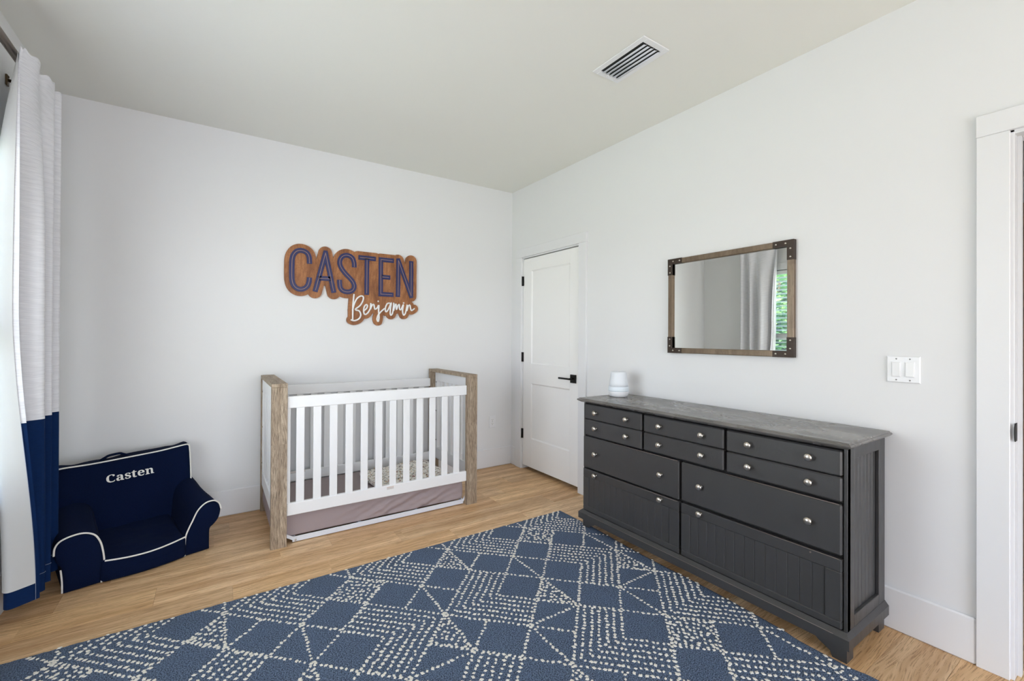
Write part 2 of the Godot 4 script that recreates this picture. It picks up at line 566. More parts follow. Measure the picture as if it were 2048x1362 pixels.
func build_doors() -> void:
	casing("trim_1", 0.186, 1.022, 2.05, "flat white casing round the closed white door in the corner")
	# closed two-panel door
	var d := struct_node("door_1", "closed white two-panel door with black lever handle and hinges", "door")
	d.position = Vector3(0.002, 0, 0)
	var z0 := 0.205
	var z1 := 1.003
	var y0 := 0.038
	var y1 := 2.036
	var pz := [0.336, 0.889]
	obj("stile", bx(0, 0.035, y0, y1, z0, pz[0], 0.001), M.doorw, d)
	obj("stile", bx(0, 0.035, y0, y1, pz[1], z1, 0.001), M.doorw, d)
	for r in [[y0, 0.310], [0.839, 1.026], [1.914, y1]]:
		obj("rail", bx(0, 0.035, r[0], r[1], pz[0], pz[1], 0.001), M.doorw, d)
	for r in [[0.310, 0.839], [1.026, 1.914]]:
		obj("panel", bx(0.010, 0.026, r[0], r[1], pz[0], pz[1], 0.001), M.doorw, d)
		# sloped sticking round each panel
		var st := S()
		var b := 0.011
		var q := [Vector3(0.0005, r[0], pz[0]), Vector3(0.0005, r[0], pz[1]), Vector3(0.0005, r[1], pz[1]), Vector3(0.0005, r[1], pz[0])]
		var i := [Vector3(0.0095, r[0] + b, pz[0] + b), Vector3(0.0095, r[0] + b, pz[1] - b), Vector3(0.0095, r[1] - b, pz[1] - b), Vector3(0.0095, r[1] - b, pz[0] + b)]
		for k in 4:
			quad(st, q[k], q[(k + 1) % 4], i[(k + 1) % 4], i[k])
		obj("sticking", st, M.doorw, d)
	for y in [0.297, 1.040, 1.780]:
		var st := S(true)
		tube([Vector3(-0.008, y, 0.199), Vector3(-0.008, y + 0.092, 0.199)], 0.0075, 10, st)
		var h := obj("hinge", st, M.black, d)
		obj("hinge_leaf", bx(-0.004, 0.0, y, y + 0.092, 0.199, 0.214, 0.0005), M.black, h)
	var hd := obj("handle", bx(-0.012, 0.0, 0.896, 0.966, 0.908, 0.978, 0.002), M.black, d, "square black lever handle")
	obj("lever", bx(-0.055, -0.042, 0.923, 0.938, 0.800, 0.952, 0.003), M.black, hd)
	obj("spindle", tube([Vector3(-0.005, 0.931, 0.943), Vector3(-0.05, 0.931, 0.943)], 0.009), M.black, hd)
	# doorway at the right edge
	var t2 := casing("trim_2", 3.406, 4.244, 2.067, "flat white casing round the open doorway at the right edge")
	obj("door_stop", bx(0.045, 0.075, 0, 2.067, 3.422, 3.433, 0.001), M.trim, t2)
	var sp := S()
	var prof := PackedVector2Array()
	for k in 13:
		var a := PI * k / 12
		prof.append(Vector2(-0.001 - 0.018 * sin(a), 0.9315 - 0.035 * cos(a)))
	extrude(sp, prof, Transform3D(Basis.IDENTITY, Vector3(0, 0, 3.4225)), 0.002)
	cbox(sp, Vector3(0.0, 0.8975, 3.4223), Vector3(0.028, 0.9655, 3.4245), 0.0004)
	obj("strike_plate", sp, M.black, t2, "black strike plate")
	var hd2 := struct_node("door_2", "brown stained wooden door in the hallway beyond the doorway", "door")
	obj("slab", bx(1.255, 1.3, 0.01, 2.05, 2.75, 3.62, 0.002), M.halldoor, hd2)
	for r in [[0.25, 0.95], [1.1, 1.9]]:
		obj("panel", bx(1.245, 1.257, r[0], r[1], 2.87, 3.5, 0.008), M.halldoor, hd2)

func build_window() -> void:
	var w := struct_node("window_1", "white window reflected in the mirror, greenery behind its blind", "window")  # mostly out of view; made wide to let in more light
	var xo := RX - 0.10
	var xi := RX - 0.055
	for e in [[0.80, 0.845], [1.675, 1.725], [2.555, 2.60]]:
		obj("frame", bx(xo, xi, 0.55, 2.13, e[0], e[1], 0.003), M.white, w)
	for e in [[0.55, 0.60], [2.08, 2.13]]:
		obj("frame", bx(xo, xi, e[0], e[1], 0.845, 2.555, 0.003), M.white, w)
	for e in [[0.845, 1.675], [1.725, 2.555]]:
		obj("meeting_rail", bx(xo + 0.005, xi + 0.012, 1.262, 1.332, e[0], e[1], 0.003), M.white, w)
		for y in [[0.60, 1.262], [1.332, 2.08]]:
			obj("pane", bx(xo + 0.018, xo + 0.024, y[0], y[1], e[0], e[1], 0.0005), M.glass, w)
	for e in [[0.712, 0.80], [2.60, 2.688]]:
		obj("casing", bx(RX, RX + 0.018, 0.53, 2.125, e[0], e[1], 0.002), M.trim, w)
	obj("casing", bx(RX, RX + 0.02, 2.125, 2.212, 0.70, 2.70, 0.002), M.trim, w)
	obj("sill", bx(RX - 0.055, RX + 0.05, 0.525, 0.55, 0.69, 2.71, 0.004), M.trim, w)
	obj("apron", bx(RX, RX + 0.016, 0.44, 0.525, 0.712, 2.688, 0.002), M.trim, w)
	var w2 := struct_node("window_2", "unseen wide white window behind the camera, placed to light the room", "window")  # out of view, built around the light from behind the camera
	for e in [[-2.8, -2.74], [-1.63, -1.57], [-0.46, -0.4]]:
		obj("frame", bx(e[0], e[1], 0.1, 1.95, ZF + 0.06, ZF + 0.10, 0.003), M.white, w2)
	for e in [[-2.74, -1.63], [-1.57, -0.46]]:
		for y in [[0.1, 0.16], [1.89, 1.95]]:
			obj("frame", bx(e[0], e[1], y[0], y[1], ZF + 0.06, ZF + 0.10, 0.003), M.white, w2)
		obj("pane", bx(e[0], e[1], 0.16, 1.89, ZF + 0.077, ZF + 0.083, 0.0005), M.glass, w2)
	# blind
	var b := thing("window_blind", "white horizontal slat blind hanging in the window, seen in the mirror", "blind", Vector3(RX - 0.026, 2.118, 1.70))
	obj("headrail", bx(-0.026, 0.026, -0.045, 0.0, -0.89, 0.89, 0.003), M.blind, b)
	var slat := S()
	cbox(slat, Vector3(-0.024, -0.0014, -0.885), Vector3(0.024, 0.0014, 0.885), 0.001)
	slat.generate_normals()
	var sm := slat.commit()
	var n := 29
	for k in n:
		var s := obj("slat", sm, M.blind, b)
		s.position = Vector3(0, -0.085 - k * 0.05, 0)
		s.rotation.z = deg_to_rad(12.0)
	obj("bottom_rail", bx(-0.024, 0.024, -0.085 - n * 0.05 - 0.012, -0.085 - n * 0.05 + 0.006, -0.885, 0.885, 0.003), M.blind, b)
	for z in [-0.6, 0.0, 0.6]:
		obj("ladder_cord", tube([Vector3(0.0, -0.03, z), Vector3(0.0, -0.085 - n * 0.05, z)], 0.001, 5), M.blind, b)

func leaf_mesh() -> ArrayMesh:
	var st := S()
	for s in [-1.0, 1.0]:
		tri(st, Vector3(0, 0, 0), Vector3(s * 0.32, 0.10, 0.42), Vector3(0, 0, 1.0))
	st.generate_normals()
	return st.commit()

func build_outside() -> void:
	struct("ground", bx(-24.0, RX - 0.13, -0.5, -0.25, -14.0, 14.0), M.grass, "lawn outside the window", "lawn")
	struct("ground", bx(RX - 0.13, 12.0, -0.5, -0.25, ZF + 0.13, 20.0), mat(rgb(150, 148, 144), 0.9), "unseen paving outside the unseen window, grey for neutral bounced light", "paving")  # out of view, grey so that light bounced indoors stays neutral
	var lm := leaf_mesh()
	var r := RandomNumberGenerator.new()
	r.seed = 99
	var spots := [[-6.3, -0.75, 3.2, 1.25, 1], [-8.3, -2.0, 4.4, 1.7, 2], [-11.0, -2.8, 5.6, 2.2, 3]]
	var says := ["light green leafy shrub nearest the window, seen in the mirror", "darker green bush standing behind the light green shrub, seen in the mirror", "tall yellow green shrub farthest from the window, seen in the mirror"]
	for k in spots.size():
		var q: Array = spots[k]
		var o := thing("shrub", says[k], "shrub", Vector3(q[0], -0.25, q[1]))
		var st := S(true)
		for j in 5:
			var a := TAU * j / 5 + r.randf()
			tube([Vector3(0, 0, 0), Vector3(cos(a) * 0.2, q[2] * 0.35, sin(a) * 0.2), Vector3(cos(a) * q[3] * 0.5, q[2] * 0.8, sin(a) * q[3] * 0.5)], 0.035, 6, st)
		obj("stem", st, M.bark, o)
		for v in 2:
			var mm := MultiMesh.new()
			mm.transform_format = MultiMesh.TRANSFORM_3D
			mm.mesh = lm
			mm.instance_count = 5200
			for i in mm.instance_count:
				var d := Vector3(r.randfn(), r.randfn(), r.randfn()).normalized() * pow(r.randf(), 0.4)
				var lump := 0.75 + 0.25 * sin(d.x * 7 + k) * sin(d.y * 6 + v) * sin(d.z * 8)
				var p := Vector3(d.x * q[3] * lump, q[2] * 0.5 + d.y * q[2] * 0.52 * lump, d.z * q[3] * lump)
				var bs := Basis.from_euler(Vector3(r.randf_range(-0.9, 0.5), r.randf() * TAU, r.randf_range(-0.5, 0.5))).scaled(Vector3.ONE * r.randf_range(0.10, 0.19))
				mm.set_instance_transform(i, Transform3D(bs, p))
			var f := MultiMeshInstance3D.new()
			f.name = "foliage"
			f.multimesh = mm
			f.material_override = M.leaf[(q[4] + v) % 4]
			f.set_meta("kind", "stuff")
			o.add_child(f, true)

# ------------------------------------------------------------------ rug
func rug_edge(z: float) -> float:
	return -0.383 - 0.028 * (z - 1.24) - 0.006 * sin(z * 7.0) - 0.012 * smoothstep(2.80, 2.88, z) * (1.0 - smoothstep(3.06, 3.12, z))

func build_rug() -> void:
	var x0 := -3.255
	var z0 := 1.240
	var z1 := 4.45
	var o := thing("rug", "navy blue rug with white dotted geometric pattern in front of the dresser", "rug")
	var st := S(true)
	var nz := 260
	var nx := 240
	var wav := noise(0.9, 77, 2)
	var P := func(i: int, j: int) -> Vector3:
		var fz := float(j) / nz
		var fx := float(i) / nx
		# closer rows at the rim so that it rounds down
		fz = 0.5 - 0.5 * cos(PI * fz) if fz < 0.04 or fz > 0.96 else fz
		var z := lerpf(z0, z1, fz)
		var x := lerpf(x0, rug_edge(z), fx)
		var e := minf(minf(x - x0, rug_edge(z) - x), minf(z - z0, z1 - z))
		var y := 0.0125 * sqrt(clampf(1.0 - pow(1.0 - clampf(e / 0.013, 0, 1), 2.0), 0, 1))
		y += 0.0012 * wav.get_noise_2d(x * 3, z * 3) * clampf(e / 0.05, 0, 1)
		return Vector3(x + 0.004 * wav.get_noise_2d(z * 30, x * 2) * (1.0 if e < 0.01 else 0.0), maxf(y, 0.0006), z + 0.004 * wav.get_noise_2d(x * 30, 40) * (1.0 if e < 0.01 else 0.0))
	var g := []
	for j in nz + 1:
		var row := PackedVector3Array()
		for i in nx + 1: row.append(P.call(i, j))
		g.append(row)
	for j in nz:
		for i in nx:
			quad(st, g[j][i], g[j + 1][i], g[j + 1][i + 1], g[j][i + 1])
	obj("pile", st, M.rug, o)

	# the white tufts: cells turned 45 degrees, worked in repeats of eight
	var pts := PackedVector2Array()         # in cells
	var r := RandomNumberGenerator.new()
	r.seed = 5
	var skip := {}
	var dots := []
	for i in range(-14, 16):
		for j in range(-12, 14):
			if posmod(i - 3 * j + 5, 8) == 0:
				var row := (i + j + 1) / 4
				var full: bool = row % 2 == 0 and posmod(i, 4) == 2
				dots.append([i, j, full, row % 2 != 0])
	var line := func(a: Vector2, b: Vector2) -> void:
		var n := maxi(2, int(round(a.distance_to(b) * 9.0)))
		for k in n:
			var q := a.lerp(b, (k + 0.5) / n)
			pts.append(q + Vector2(r.randfn(), r.randfn()) * 0.010)
	for d in dots:
		var a: int = d[0]
		var b: int = d[1]
		for k in 7:
			var t := k / 6.0
			if d[2]:
				line.call(Vector2(a + 3 - t, b + 1 + t), Vector2(a + 1, b + 1 + t))
				line.call(Vector2(a + 3 - t, b + 1 + t), Vector2(a + 3 - t, b + 3))
			else:
				line.call(Vector2(a + 1 + t, b + 3 - t), Vector2(a + 1 + t, b + 1))
				line.call(Vector2(a + 1 + t, b + 3 - t), Vector2(a + 3, b + 3 - t))
		var gone: Array
		if d[2]: gone = [["v", 2, 1], ["u", 2, 2], ["u", 1, 1], ["u", 2, 1], ["v", 3, 1], ["v", 3, 2], ["u", 1, 2], ["v", 2, 2]]
		else: gone = [["u", 1, 2], ["v", 2, 2], ["v", 1, 1], ["v", 1, 2], ["u", 1, 3], ["u", 2, 3], ["v", 2, 1], ["u", 2, 2]]
		for e in gone: skip["%s %d %d" % [e[0], a + e[1], b + e[2]]] = true
		for p in 8:
			for q in 8:
				var f := Vector2((p + 0.5 + r.randf_range(-0.32, 0.32)) / 8.0, (q + 0.5 + r.randf_range(-0.32, 0.32)) / 8.0)
				if d[2] or f.y > f.x + 0.02: pts.append(Vector2(a, b) + f)
		if not d[2]: line.call(Vector2(a, b), Vector2(a + 1, b + 1))
		line.call(Vector2(a - 1, b - 1), Vector2(a, b))
		if d[3]: line.call(Vector2(a + 1, b + 1), Vector2(a, b + 2))
	for i in range(-14, 16):
		for j in range(-12, 14):
			if not skip.has("u %d %d" % [i, j]): line.call(Vector2(i, j), Vector2(i + 1, j))
			if not skip.has("v %d %d" % [i, j]): line.call(Vector2(i, j), Vector2(i, j + 1))
	var tm := S(true)                        # one tuft: a low ragged mound
	var lo := []
	var hi := []
	var top := []
	for k in 9:
		var a := -TAU * k / 9
		var w := 1.0 + 0.28 * sin(k * 2.7 + 1.0)
		lo.append(Vector3(cos(a) * w, -0.5, sin(a) * w * 0.74))
		hi.append(Vector3(cos(a) * w * 0.9, 0.25, sin(a) * w * 0.68))
		top.append(Vector3(cos(a) * w * 0.45, 0.5, sin(a) * w * 0.34))
	loft(tm, [lo, hi, top], false, true)
	tm.generate_normals()
	var places := []
	for p in pts:
		var u := p.x * 0.1973
		var v := 2.1 + p.y * 0.1975
		var x := (u - v) / sqrt(2.0)
		var z := (u + v) / sqrt(2.0)
		if x < x0 + 0.012 or z < z0 + 0.008 or z > z1 - 0.012 or x > rug_edge(z) - 0.008: continue
		var s := r.randf_range(0.0058, 0.0094)
		places.append(Transform3D(Basis(Vector3.UP, r.randf() * TAU).scaled(Vector3(s, 0.0042, s)), Vector3(x, 0.0135, z)))
	var mm := MultiMesh.new()
	mm.transform_format = MultiMesh.TRANSFORM_3D
	mm.mesh = tm.commit()
	mm.instance_count = places.size()
	for i in places.size(): mm.set_instance_transform(i, places[i])
	var mi := MultiMeshInstance3D.new()
	mi.name = "white_tufts"
	mi.multimesh = mm
	mi.material_override = M.tuft
	mi.set_meta("kind", "stuff")
	mi.set_meta("label", "white dotted tufts")
	o.add_child(mi, true)

# ------------------------------------------------------------------ crib
func build_crib() -> void:
	var c := thing("crib", "white slatted crib with grey oak end frames under the name sign", "crib")
	var zf := 0.760
	var zb := 0.018
	for e in [[-2.224, -2.137], [-0.905, -0.820]]:
		var x0: float = e[0]
		var x1: float = e[1]
		obj("post", bx(x0, x1, 0, 0.9675, 0.724, zf, 0.0015), M.oak, c, "grey oak post")
		obj("post", bx(x0, x1, 0, 0.9675, zb, zb + 0.036, 0.0015), M.oak, c, "grey oak post")
		obj("top_bar", bx(x0, x1, 0.968, 0.991, zb, zf, 0.0015), M.oak, c, "grey oak top bar")
		var a := x0 + 0.007 if x0 < -2.0 else x1 - 0.037     # the panel sits near the outer face
		var b := a + 0.030
		var pn := obj("end_panel", bx(a, b, 0.885, 0.967, zb + 0.036, 0.724, 0.002), M.white, c, "white slatted end panel")
		obj("rail", bx(a, b, 0.195, 0.292, zb + 0.036, 0.724, 0.002), M.white, pn)
		obj("stile", bx(a, b, 0.292, 0.885, zb + 0.036, zb + 0.076, 0.002), M.white, pn)
		obj("stile", bx(a, b, 0.292, 0.885, 0.686, 0.724, 0.002), M.white, pn)
		for k in 6:
			var z := 0.135 + k * 0.0865
			obj("slat", bx(a + 0.008, b - 0.008, 0.290, 0.887, z, z + 0.044, 0.002), M.white, pn)
		for y in [0.36, 0.62, 0.875]:
			for s in [-1, 1]:
				obj("bolt", lathe([[0.0, 0], [0.006, 0], [0.005, 0.002], [0, 0.002]], 12, Transform3D(Basis(Vector3.BACK, s * -PI / 2), Vector3(b if s > 0 else a, y, zb + 0.056))), M.bronze, pn)
	for side in [["front", 0.722, 0.748], ["back", 0.030, 0.056]]:
		var z0: float = side[1]
		var z1: float = side[2]
		obj("top_rail", bx(-2.137, -0.905, 0.837, 0.909, z0, z1, 0.003), M.white, c)
		obj("bottom_rail", bx(-2.137, -0.905, 0.181, 0.256, z0, z1, 0.003), M.white, c)
		for k in 12:
			var x := -2.085 + k * 0.0978
			obj("slat", bx(x, x + 0.0465, 0.254, 0.839, z0 + 0.007, z1 - 0.007, 0.002), M.white, c)
		obj("edge_stile", bx(-2.137, -2.118, 0.254, 0.839, z0 + 0.004, z1 - 0.004, 0.002), M.white, c)
	# stickers on the rails
	var im := Image.create(64, 32, false, Image.FORMAT_RGB8)
	im.fill(rgb(236, 232, 228))
	for y in [5, 10, 15, 20, 25]:
		for x in range(4, 60, 5): im.fill_rect(Rect2i(x, y, 3 + (x * 7 + y) % 3, 2), rgb(176, 120, 96) if y < 12 else rgb(150, 146, 142))
	var ms := mat(Color.WHITE, 0.6)
	ms.albedo_texture = ImageTexture.create_from_image(im)
	for s in [[-1.521, 0.226, 0.7485, 0.05, 0.022], [-2.035, 0.240, 0.0565, 0.11, 0.018]]:
		var q := S()
		var y: float = s[1]
		var uv := [Vector2(0, 1), Vector2(1, 1), Vector2(1, 0), Vector2(0, 0)]
		var v := [Vector3(s[0], y, s[2]), Vector3(s[0] + s[3], y, s[2]), Vector3(s[0] + s[3], y + s[4], s[2]), Vector3(s[0], y + s[4], s[2])]
		for k in [0, 2, 1, 0, 3, 2]:
			q.set_uv(uv[k])
			q.add_vertex(v[k])
		obj("warning_label", q, ms, c, "small printed sticker")
	# spring frame at floor level
	var f := obj("spring_frame", bx(-2.10, -0.912, 0.004, 0.036, 0.712, 0.718, 0.001), M.metalw, c, "white metal mattress frame")
	obj("frame_lip", bx(-2.10, -0.912, 0.004, 0.008, 0.694, 0.7185, 0.001), M.metalw, f)
	obj("frame_bar", bx(-2.10, -0.912, 0.004, 0.036, 0.062, 0.068, 0.001), M.metalw, f)
	for x in [-2.10, -1.7, -1.3, -0.93]:
		obj("frame_bar", bx(x, x + 0.018, 0.02, 0.036, 0.068, 0.712, 0.001), M.metalw, f)
	for e in [[-2.136, -2.075], [-0.907, -0.925]]:
		var st := S()
		var d: float = 1.0 if e[1] > e[0] else -1.0
		loft(st, [[Vector3(e[0], 0.062, 0.719), Vector3(e[0], 0.062, 0.722), Vector3(e[0], 0.040, 0.722), Vector3(e[0], 0.040, 0.719)], [Vector3(e[1], 0.026, 0.719), Vector3(e[1], 0.026, 0.722), Vector3(e[1] - d * 0.006, 0.006, 0.722), Vector3(e[1] - d * 0.006, 0.006, 0.719)]], true, true, d < 0)
		obj("link_arm", st, M.metalw, f)
		obj("bolt", lathe([[0, 0], [0.006, 0], [0.005, 0.004], [0, 0.004]], 12, Transform3D(Basis(Vector3.RIGHT, PI / 2), Vector3(e[1] - d * 0.008, 0.016, 0.722))), M.nickel, f)

	# mattress in its fitted sheet
	var mt := thing("crib_mattress", "crib mattress in a mauve grey fitted sheet, low in the crib", "mattress", Vector3(-1.562, 0.1085, 0.388))
	var wr := noise(2.6, 91, 3)
	var bend := func(v: Vector3) -> Vector3:
		var p := v
		var side := smoothstep(0.30, 0.325, absf(v.z))
		# sheet pulled into slanting creases on the long sides
		var s := v.x * 6.0 - v.y * 17.0
		var f2 := sin(s * 3.1 + 2.0 * wr.get_noise_2d(v.x * 1.2, v.y * 2)) * 0.5 + sin(s * 7.3 + 3.0 * wr.get_noise_2d(v.x * 2, 7)) * 0.32
		var amp := 0.0105 * smoothstep(-0.34, 0.05, v.x) * (1.0 - 0.6 * smoothstep(0.35, 0.62, v.x))
		p.z += signf(v.z) * side * f2 * amp
		p.y += 0.004 * wr.get_noise_2d(v.x * 2, v.z * 2) * (1.0 if v.y > 0 else 0.0)
		p.y += 0.006 * cos(v.x * 1.8) * cos(v.z * 3.5) * (1.0 if v.y > 0 else 0.0)
		p.x += signf(v.x) * smoothstep(0.60, 0.655, absf(v.x)) * 0.012 * (1.0 - pow(v.y / 0.0715, 2))
		return p
	obj("fitted_sheet", softbox(Vector3(0.640, 0.0715, 0.3215), 0.013, 110, bend), M.sheet, mt)
	# folded printed blanket
	var img := Image.create(512, 512, false, Image.FORMAT_RGB8)
	var nA := noise(0.020, 3, 2)
	var nB := noise(0.034, 4, 2)
	var nC := noise(0.026, 5, 2)
	var nD := noise(0.05, 6, 2)
	for y in 512:
		for x in 512:
			var col := rgb(253, 249, 242)
			if nD.get_noise_2d(x, y) > 0.42: col = rgb(214, 190, 178)
			if nC.get_noise_2d(x, y) > 0.50: col = rgb(122, 128, 108)
			if nB.get_noise_2d(x, y) > 0.45: col = rgb(48, 38, 36)
			if nA.get_noise_2d(x + 300, y) > 0.5: col = rgb(124, 66, 52)
			if nB.get_noise_2d(x + 900, y) > 0.52: col = rgb(196, 158, 84)
			img.set_pixel(x, y, col)
	var mb := mat(Color.WHITE, 0.9)
	mb.albedo_texture = ImageTexture.create_from_image(img)
	mb.uv1_triplanar = true
	mb.uv1_scale = Vector3.ONE * 1.9
	var bl := thing("baby_blanket", "folded cream blanket printed with small dark and tan figures in the crib", "blanket", Vector3(-1.275, 0.208, 0.405), 0.06)
	var wb := noise(2.2, 17, 3)
	obj("fold", softbox(Vector3(0.285, 0.015, 0.215), 0.012, 44, func(v: Vector3) -> Vector3:
		return Vector3(v.x + 0.02 * wb.get_noise_2d(v.z * 2, 3), v.y * (1.0 + 0.5 * wb.get_noise_2d(v.x * 2, v.z * 2)) + (0.012 * absf(wb.get_noise_2d(v.x * 1.5, v.z * 1.5)) if v.y > 0 else 0.0), v.z + 0.02 * wb.get_noise_2d(v.x * 2, 9))), mb, bl)
	var b2 := obj("top_fold", softbox(Vector3(0.21, 0.010, 0.15), 0.009, 30, func(v: Vector3) -> Vector3:
		return Vector3(v.x + 0.03 * wb.get_noise_2d(v.z * 3, 13), v.y + 0.014 * wb.get_noise_2d(v.x * 2.5, v.z * 2.5 + 5), v.z + 0.03 * wb.get_noise_2d(v.x * 3, 19))), mb, bl)
	b2.position = Vector3(0.04, 0.026, -0.02)

# ------------------------------------------------------------------ dresser
func knob(at: Vector3, parent: Node) -> void:      # points to -x
	var xf := Transform3D(Basis(Vector3.BACK, PI / 2), at)
	obj("knob", lathe([[0, 0], [0.0085, 0], [0.0080, 0.003], [0.0058, 0.007], [0.0056, 0.012], [0.0105, 0.016], [0.0150, 0.019], [0.0162, 0.0225], [0.0150, 0.026], [0.0095, 0.0295], [0, 0.0308]], 20, xf), M.nickel, parent, "brushed nickel knob")

func build_dresser() -> void:
	var d := thing("dresser", "charcoal painted wooden dresser with drawers and nickel knobs below the mirror", "dresser")
	# carcass: back box, stiles and rails left dark in the gaps
	obj("carcass", bx(-0.404, -0.030, 0.125, 0.842, 1.560, 3.018, 0.002), M.paint_dark, d)
	for z in [[1.532, 1.5365], [3.0265, 3.040]]:
		obj("stile", bx(-0.4285, -0.030, 0.105, 0.848, z[0], z[1], 0.0015) if false else bx(-0.4285, -0.400, 0.105, 0.848, z[0] - (0.0 if z[0] > 2 else 0.0), z[1] + (0.0 if z[0] > 2 else 0.002), 0.0015), M.paint, d)
	# moulded top
	var top := S()
	rect_rings(top, [[0.846, -0.444, -0.022, 1.525, 3.045], [0.852, -0.456, -0.02, 1.514, 3.054], [0.858, -0.466, -0.018, 1.506, 3.061], [0.863, -0.469, -0.018, 1.503, 3.064], [0.868, -0.464, -0.018, 1.508, 3.060], [0.8685, -0.459, -0.019, 1.512, 3.056], [0.874, -0.455, -0.02, 1.515, 3.053]])
	obj("top", top, M.top, d, "rubbed grey top with window glare in its colour")
	# plinth and bracket feet
	var pl := S()
	rect_rings(pl, [[0.066, -0.455, -0.03, 1.509, 3.055], [0.106, -0.455, -0.03, 1.509, 3.055], [0.1085, -0.453, -0.03, 1.511, 3.053], [0.124, -0.436, -0.03, 1.527, 3.041]])
	obj("plinth", pl, M.paint, d)
	obj("worn_edge", tube([Vector3(-0.4538, 0.1075, 1.6), Vector3(-0.4538, 0.1075, 3.0)], 0.0011, 6), M.worn, d, "rubbed bare edge")
	var foot := func(z0: float, z1: float, x0: float, x1: float) -> void:
		var y0 := 0.0145 if z1 > z0 else 0.001        # the far foot stands on the rug
		var p := PackedVector2Array([Vector2(0, y0), Vector2(0.050, y0), Vector2(0.058, 0.022), Vector2(0.080, 0.034), Vector2(0.100, 0.044), Vector2(0.125, 0.066), Vector2(0, 0.066)])
		var st := S()
		# bracket facing the room
		var sgn := 1.0 if z1 > z0 else -1.0
		var pp := PackedVector2Array()
		for q in p: pp.append(q)
		extrude(st, pp, Transform3D(Basis(Vector3(0, 0, sgn), Vector3.UP, Vector3(-sgn, 0, 0)) if true else Basis.IDENTITY, Vector3(x0 if sgn > 0 else x0, 0, z0)), 0.02 * (1.0 if sgn > 0 else 1.0))
		wbox(st, -0.4119, x1, y0, 0.066, minf(z0, z0 + sgn * 0.022), maxf(z0, z0 + sgn * 0.022))
		obj("foot", st, M.paint, d)
	foot.call(1.530, 1.6, -0.412, -0.360)
	foot.call(3.039, 2.9, -0.432, -0.370)
	for z in [1.530, 3.017]:
		obj("foot", bx(-0.095, -0.032, 0.001, 0.066, z, z + 0.022, 0.001), M.paint, d)
	# side frames with beadboard
	for sz in [[1.536, 1.548, 1.549, 1.556], [3.027, 3.040, 3.017, 3.027]]:
		var pn := obj("side_frame", bx(-0.428, -0.362, 0.110, 0.848, sz[0], sz[1], 0.0015), M.paint, d)
		obj("side_frame", bx(-0.098, -0.030, 0.110, 0.848, sz[0], sz[1], 0.0015), M.paint, d)
		obj("side_frame", bx(-0.362, -0.098, 0.798, 0.848, sz[0], sz[1], 0.0015), M.paint, d)
		obj("side_frame", bx(-0.362, -0.098, 0.110, 0.170, sz[0], sz[1], 0.0015), M.paint, d)
		for k in 7:
			var x := -0.362 + k * 0.0377
			obj("beadboard", bx(x, x + 0.0377, 0.165, 0.803, sz[2], sz[3], 0.0035), M.paint, pn)
	# drawers: z0, z1, y0, y1 at the front plane
	var xf := -0.440
	var rows := [
		[1.546, 2.028, 0.738, 0.838, [[1.660, 0.788], [1.921, 0.788]]], [1.546, 2.028, 0.629, 0.7345, [[1.660, 0.687], [1.921, 0.686]]],
		[2.043, 2.530, 0.737, 0.836, [[2.161, 0.787], [2.419, 0.787]]], [2.043, 2.530, 0.632, 0.7335, [[2.161, 0.684], [2.419, 0.685]]],
		[2.544, 3.023, 0.7335, 0.836, [[2.658, 0.787], [2.911, 0.789]]], [2.544, 3.023, 0.632, 0.730, [[2.658, 0.685], [2.911, 0.685]]],
		[1.538, 2.280, 0.413, 0.621, [[1.660, 0.521], [2.169, 0.522]]], [2.294, 3.023, 0.418, 0.621, [[2.411, 0.523], [2.910, 0.525]]]]
	for w in rows:
		var dr := obj("drawer", bx(xf, -0.405, w[2], w[3], w[0], w[1], 0.0055), M.paint, d)
		for k in w[4]: knob(Vector3(xf, k[1], k[0]), dr)
		if w[3] < 0.73 and w[0] > 2.2 or w[3] < 0.7:
			obj("worn_edge", tube([Vector3(xf + 0.0035, w[3] - 0.001, w[0] + 0.25), Vector3(xf + 0.0035, w[3] - 0.001, w[1] - 0.01)], 0.0016, 6), M.worn, dr, "rubbed bare edge")
	# the two deep bottom drawers: framed beadboard
	for w in [[1.539, 2.280, 1.592, 2.219, [[1.660, 0.382], [2.169, 0.384]]], [2.294, 3.023, 2.346, 2.964, [[2.410, 0.385]]]]:
		var y0 := 0.128
		var y1 := 0.404
		var dr := obj("drawer", bx(xf + 0.005, -0.405, y0 + 0.01, y1 - 0.01, w[0] + 0.01, w[1] - 0.01, 0.002), M.paint, d)
		obj("frame", bx(xf, -0.412, 0.353, y1, w[0], w[1], 0.003), M.paint, dr)
		obj("frame", bx(xf, -0.412, y0, 0.157, w[0], w[1], 0.003), M.paint, dr)
		obj("frame", bx(xf, -0.412, 0.157, 0.353, w[0], w[2], 0.003), M.paint, dr)
		obj("frame", bx(xf, -0.412, 0.157, 0.353, w[3], w[1], 0.003), M.paint, dr)
		var n := 13
		var bw: float = (w[3] - w[2]) / n
		for k in n:
			obj("beadboard", bx(xf + 0.0035, xf + 0.009, 0.155, 0.355, w[2] + k * bw + 0.0008, w[2] + (k + 1) * bw - 0.0008, 0.0026), M.paint, dr)
		for k in w[4]: knob(Vector3(xf, k[1], k[0]), dr)
		if w[4].size() == 1:
			obj("screw_hole", lathe([[0, 0], [0.004, 0], [0.003, 0.0012], [0, 0.0012]], 10, Transform3D(Basis(Vector3.BACK, PI / 2), Vector3(xf, 0.392, 2.912))), M.worn, dr, "bare spot of a missing knob")
		obj("worn_edge", tube([Vector3(xf + 0.0026, y1 - 0.001, w[0] + 0.3), Vector3(xf + 0.0026, y1 - 0.001, w[1] - 0.01)], 0.0013, 6), M.worn, dr, "rubbed bare edge")

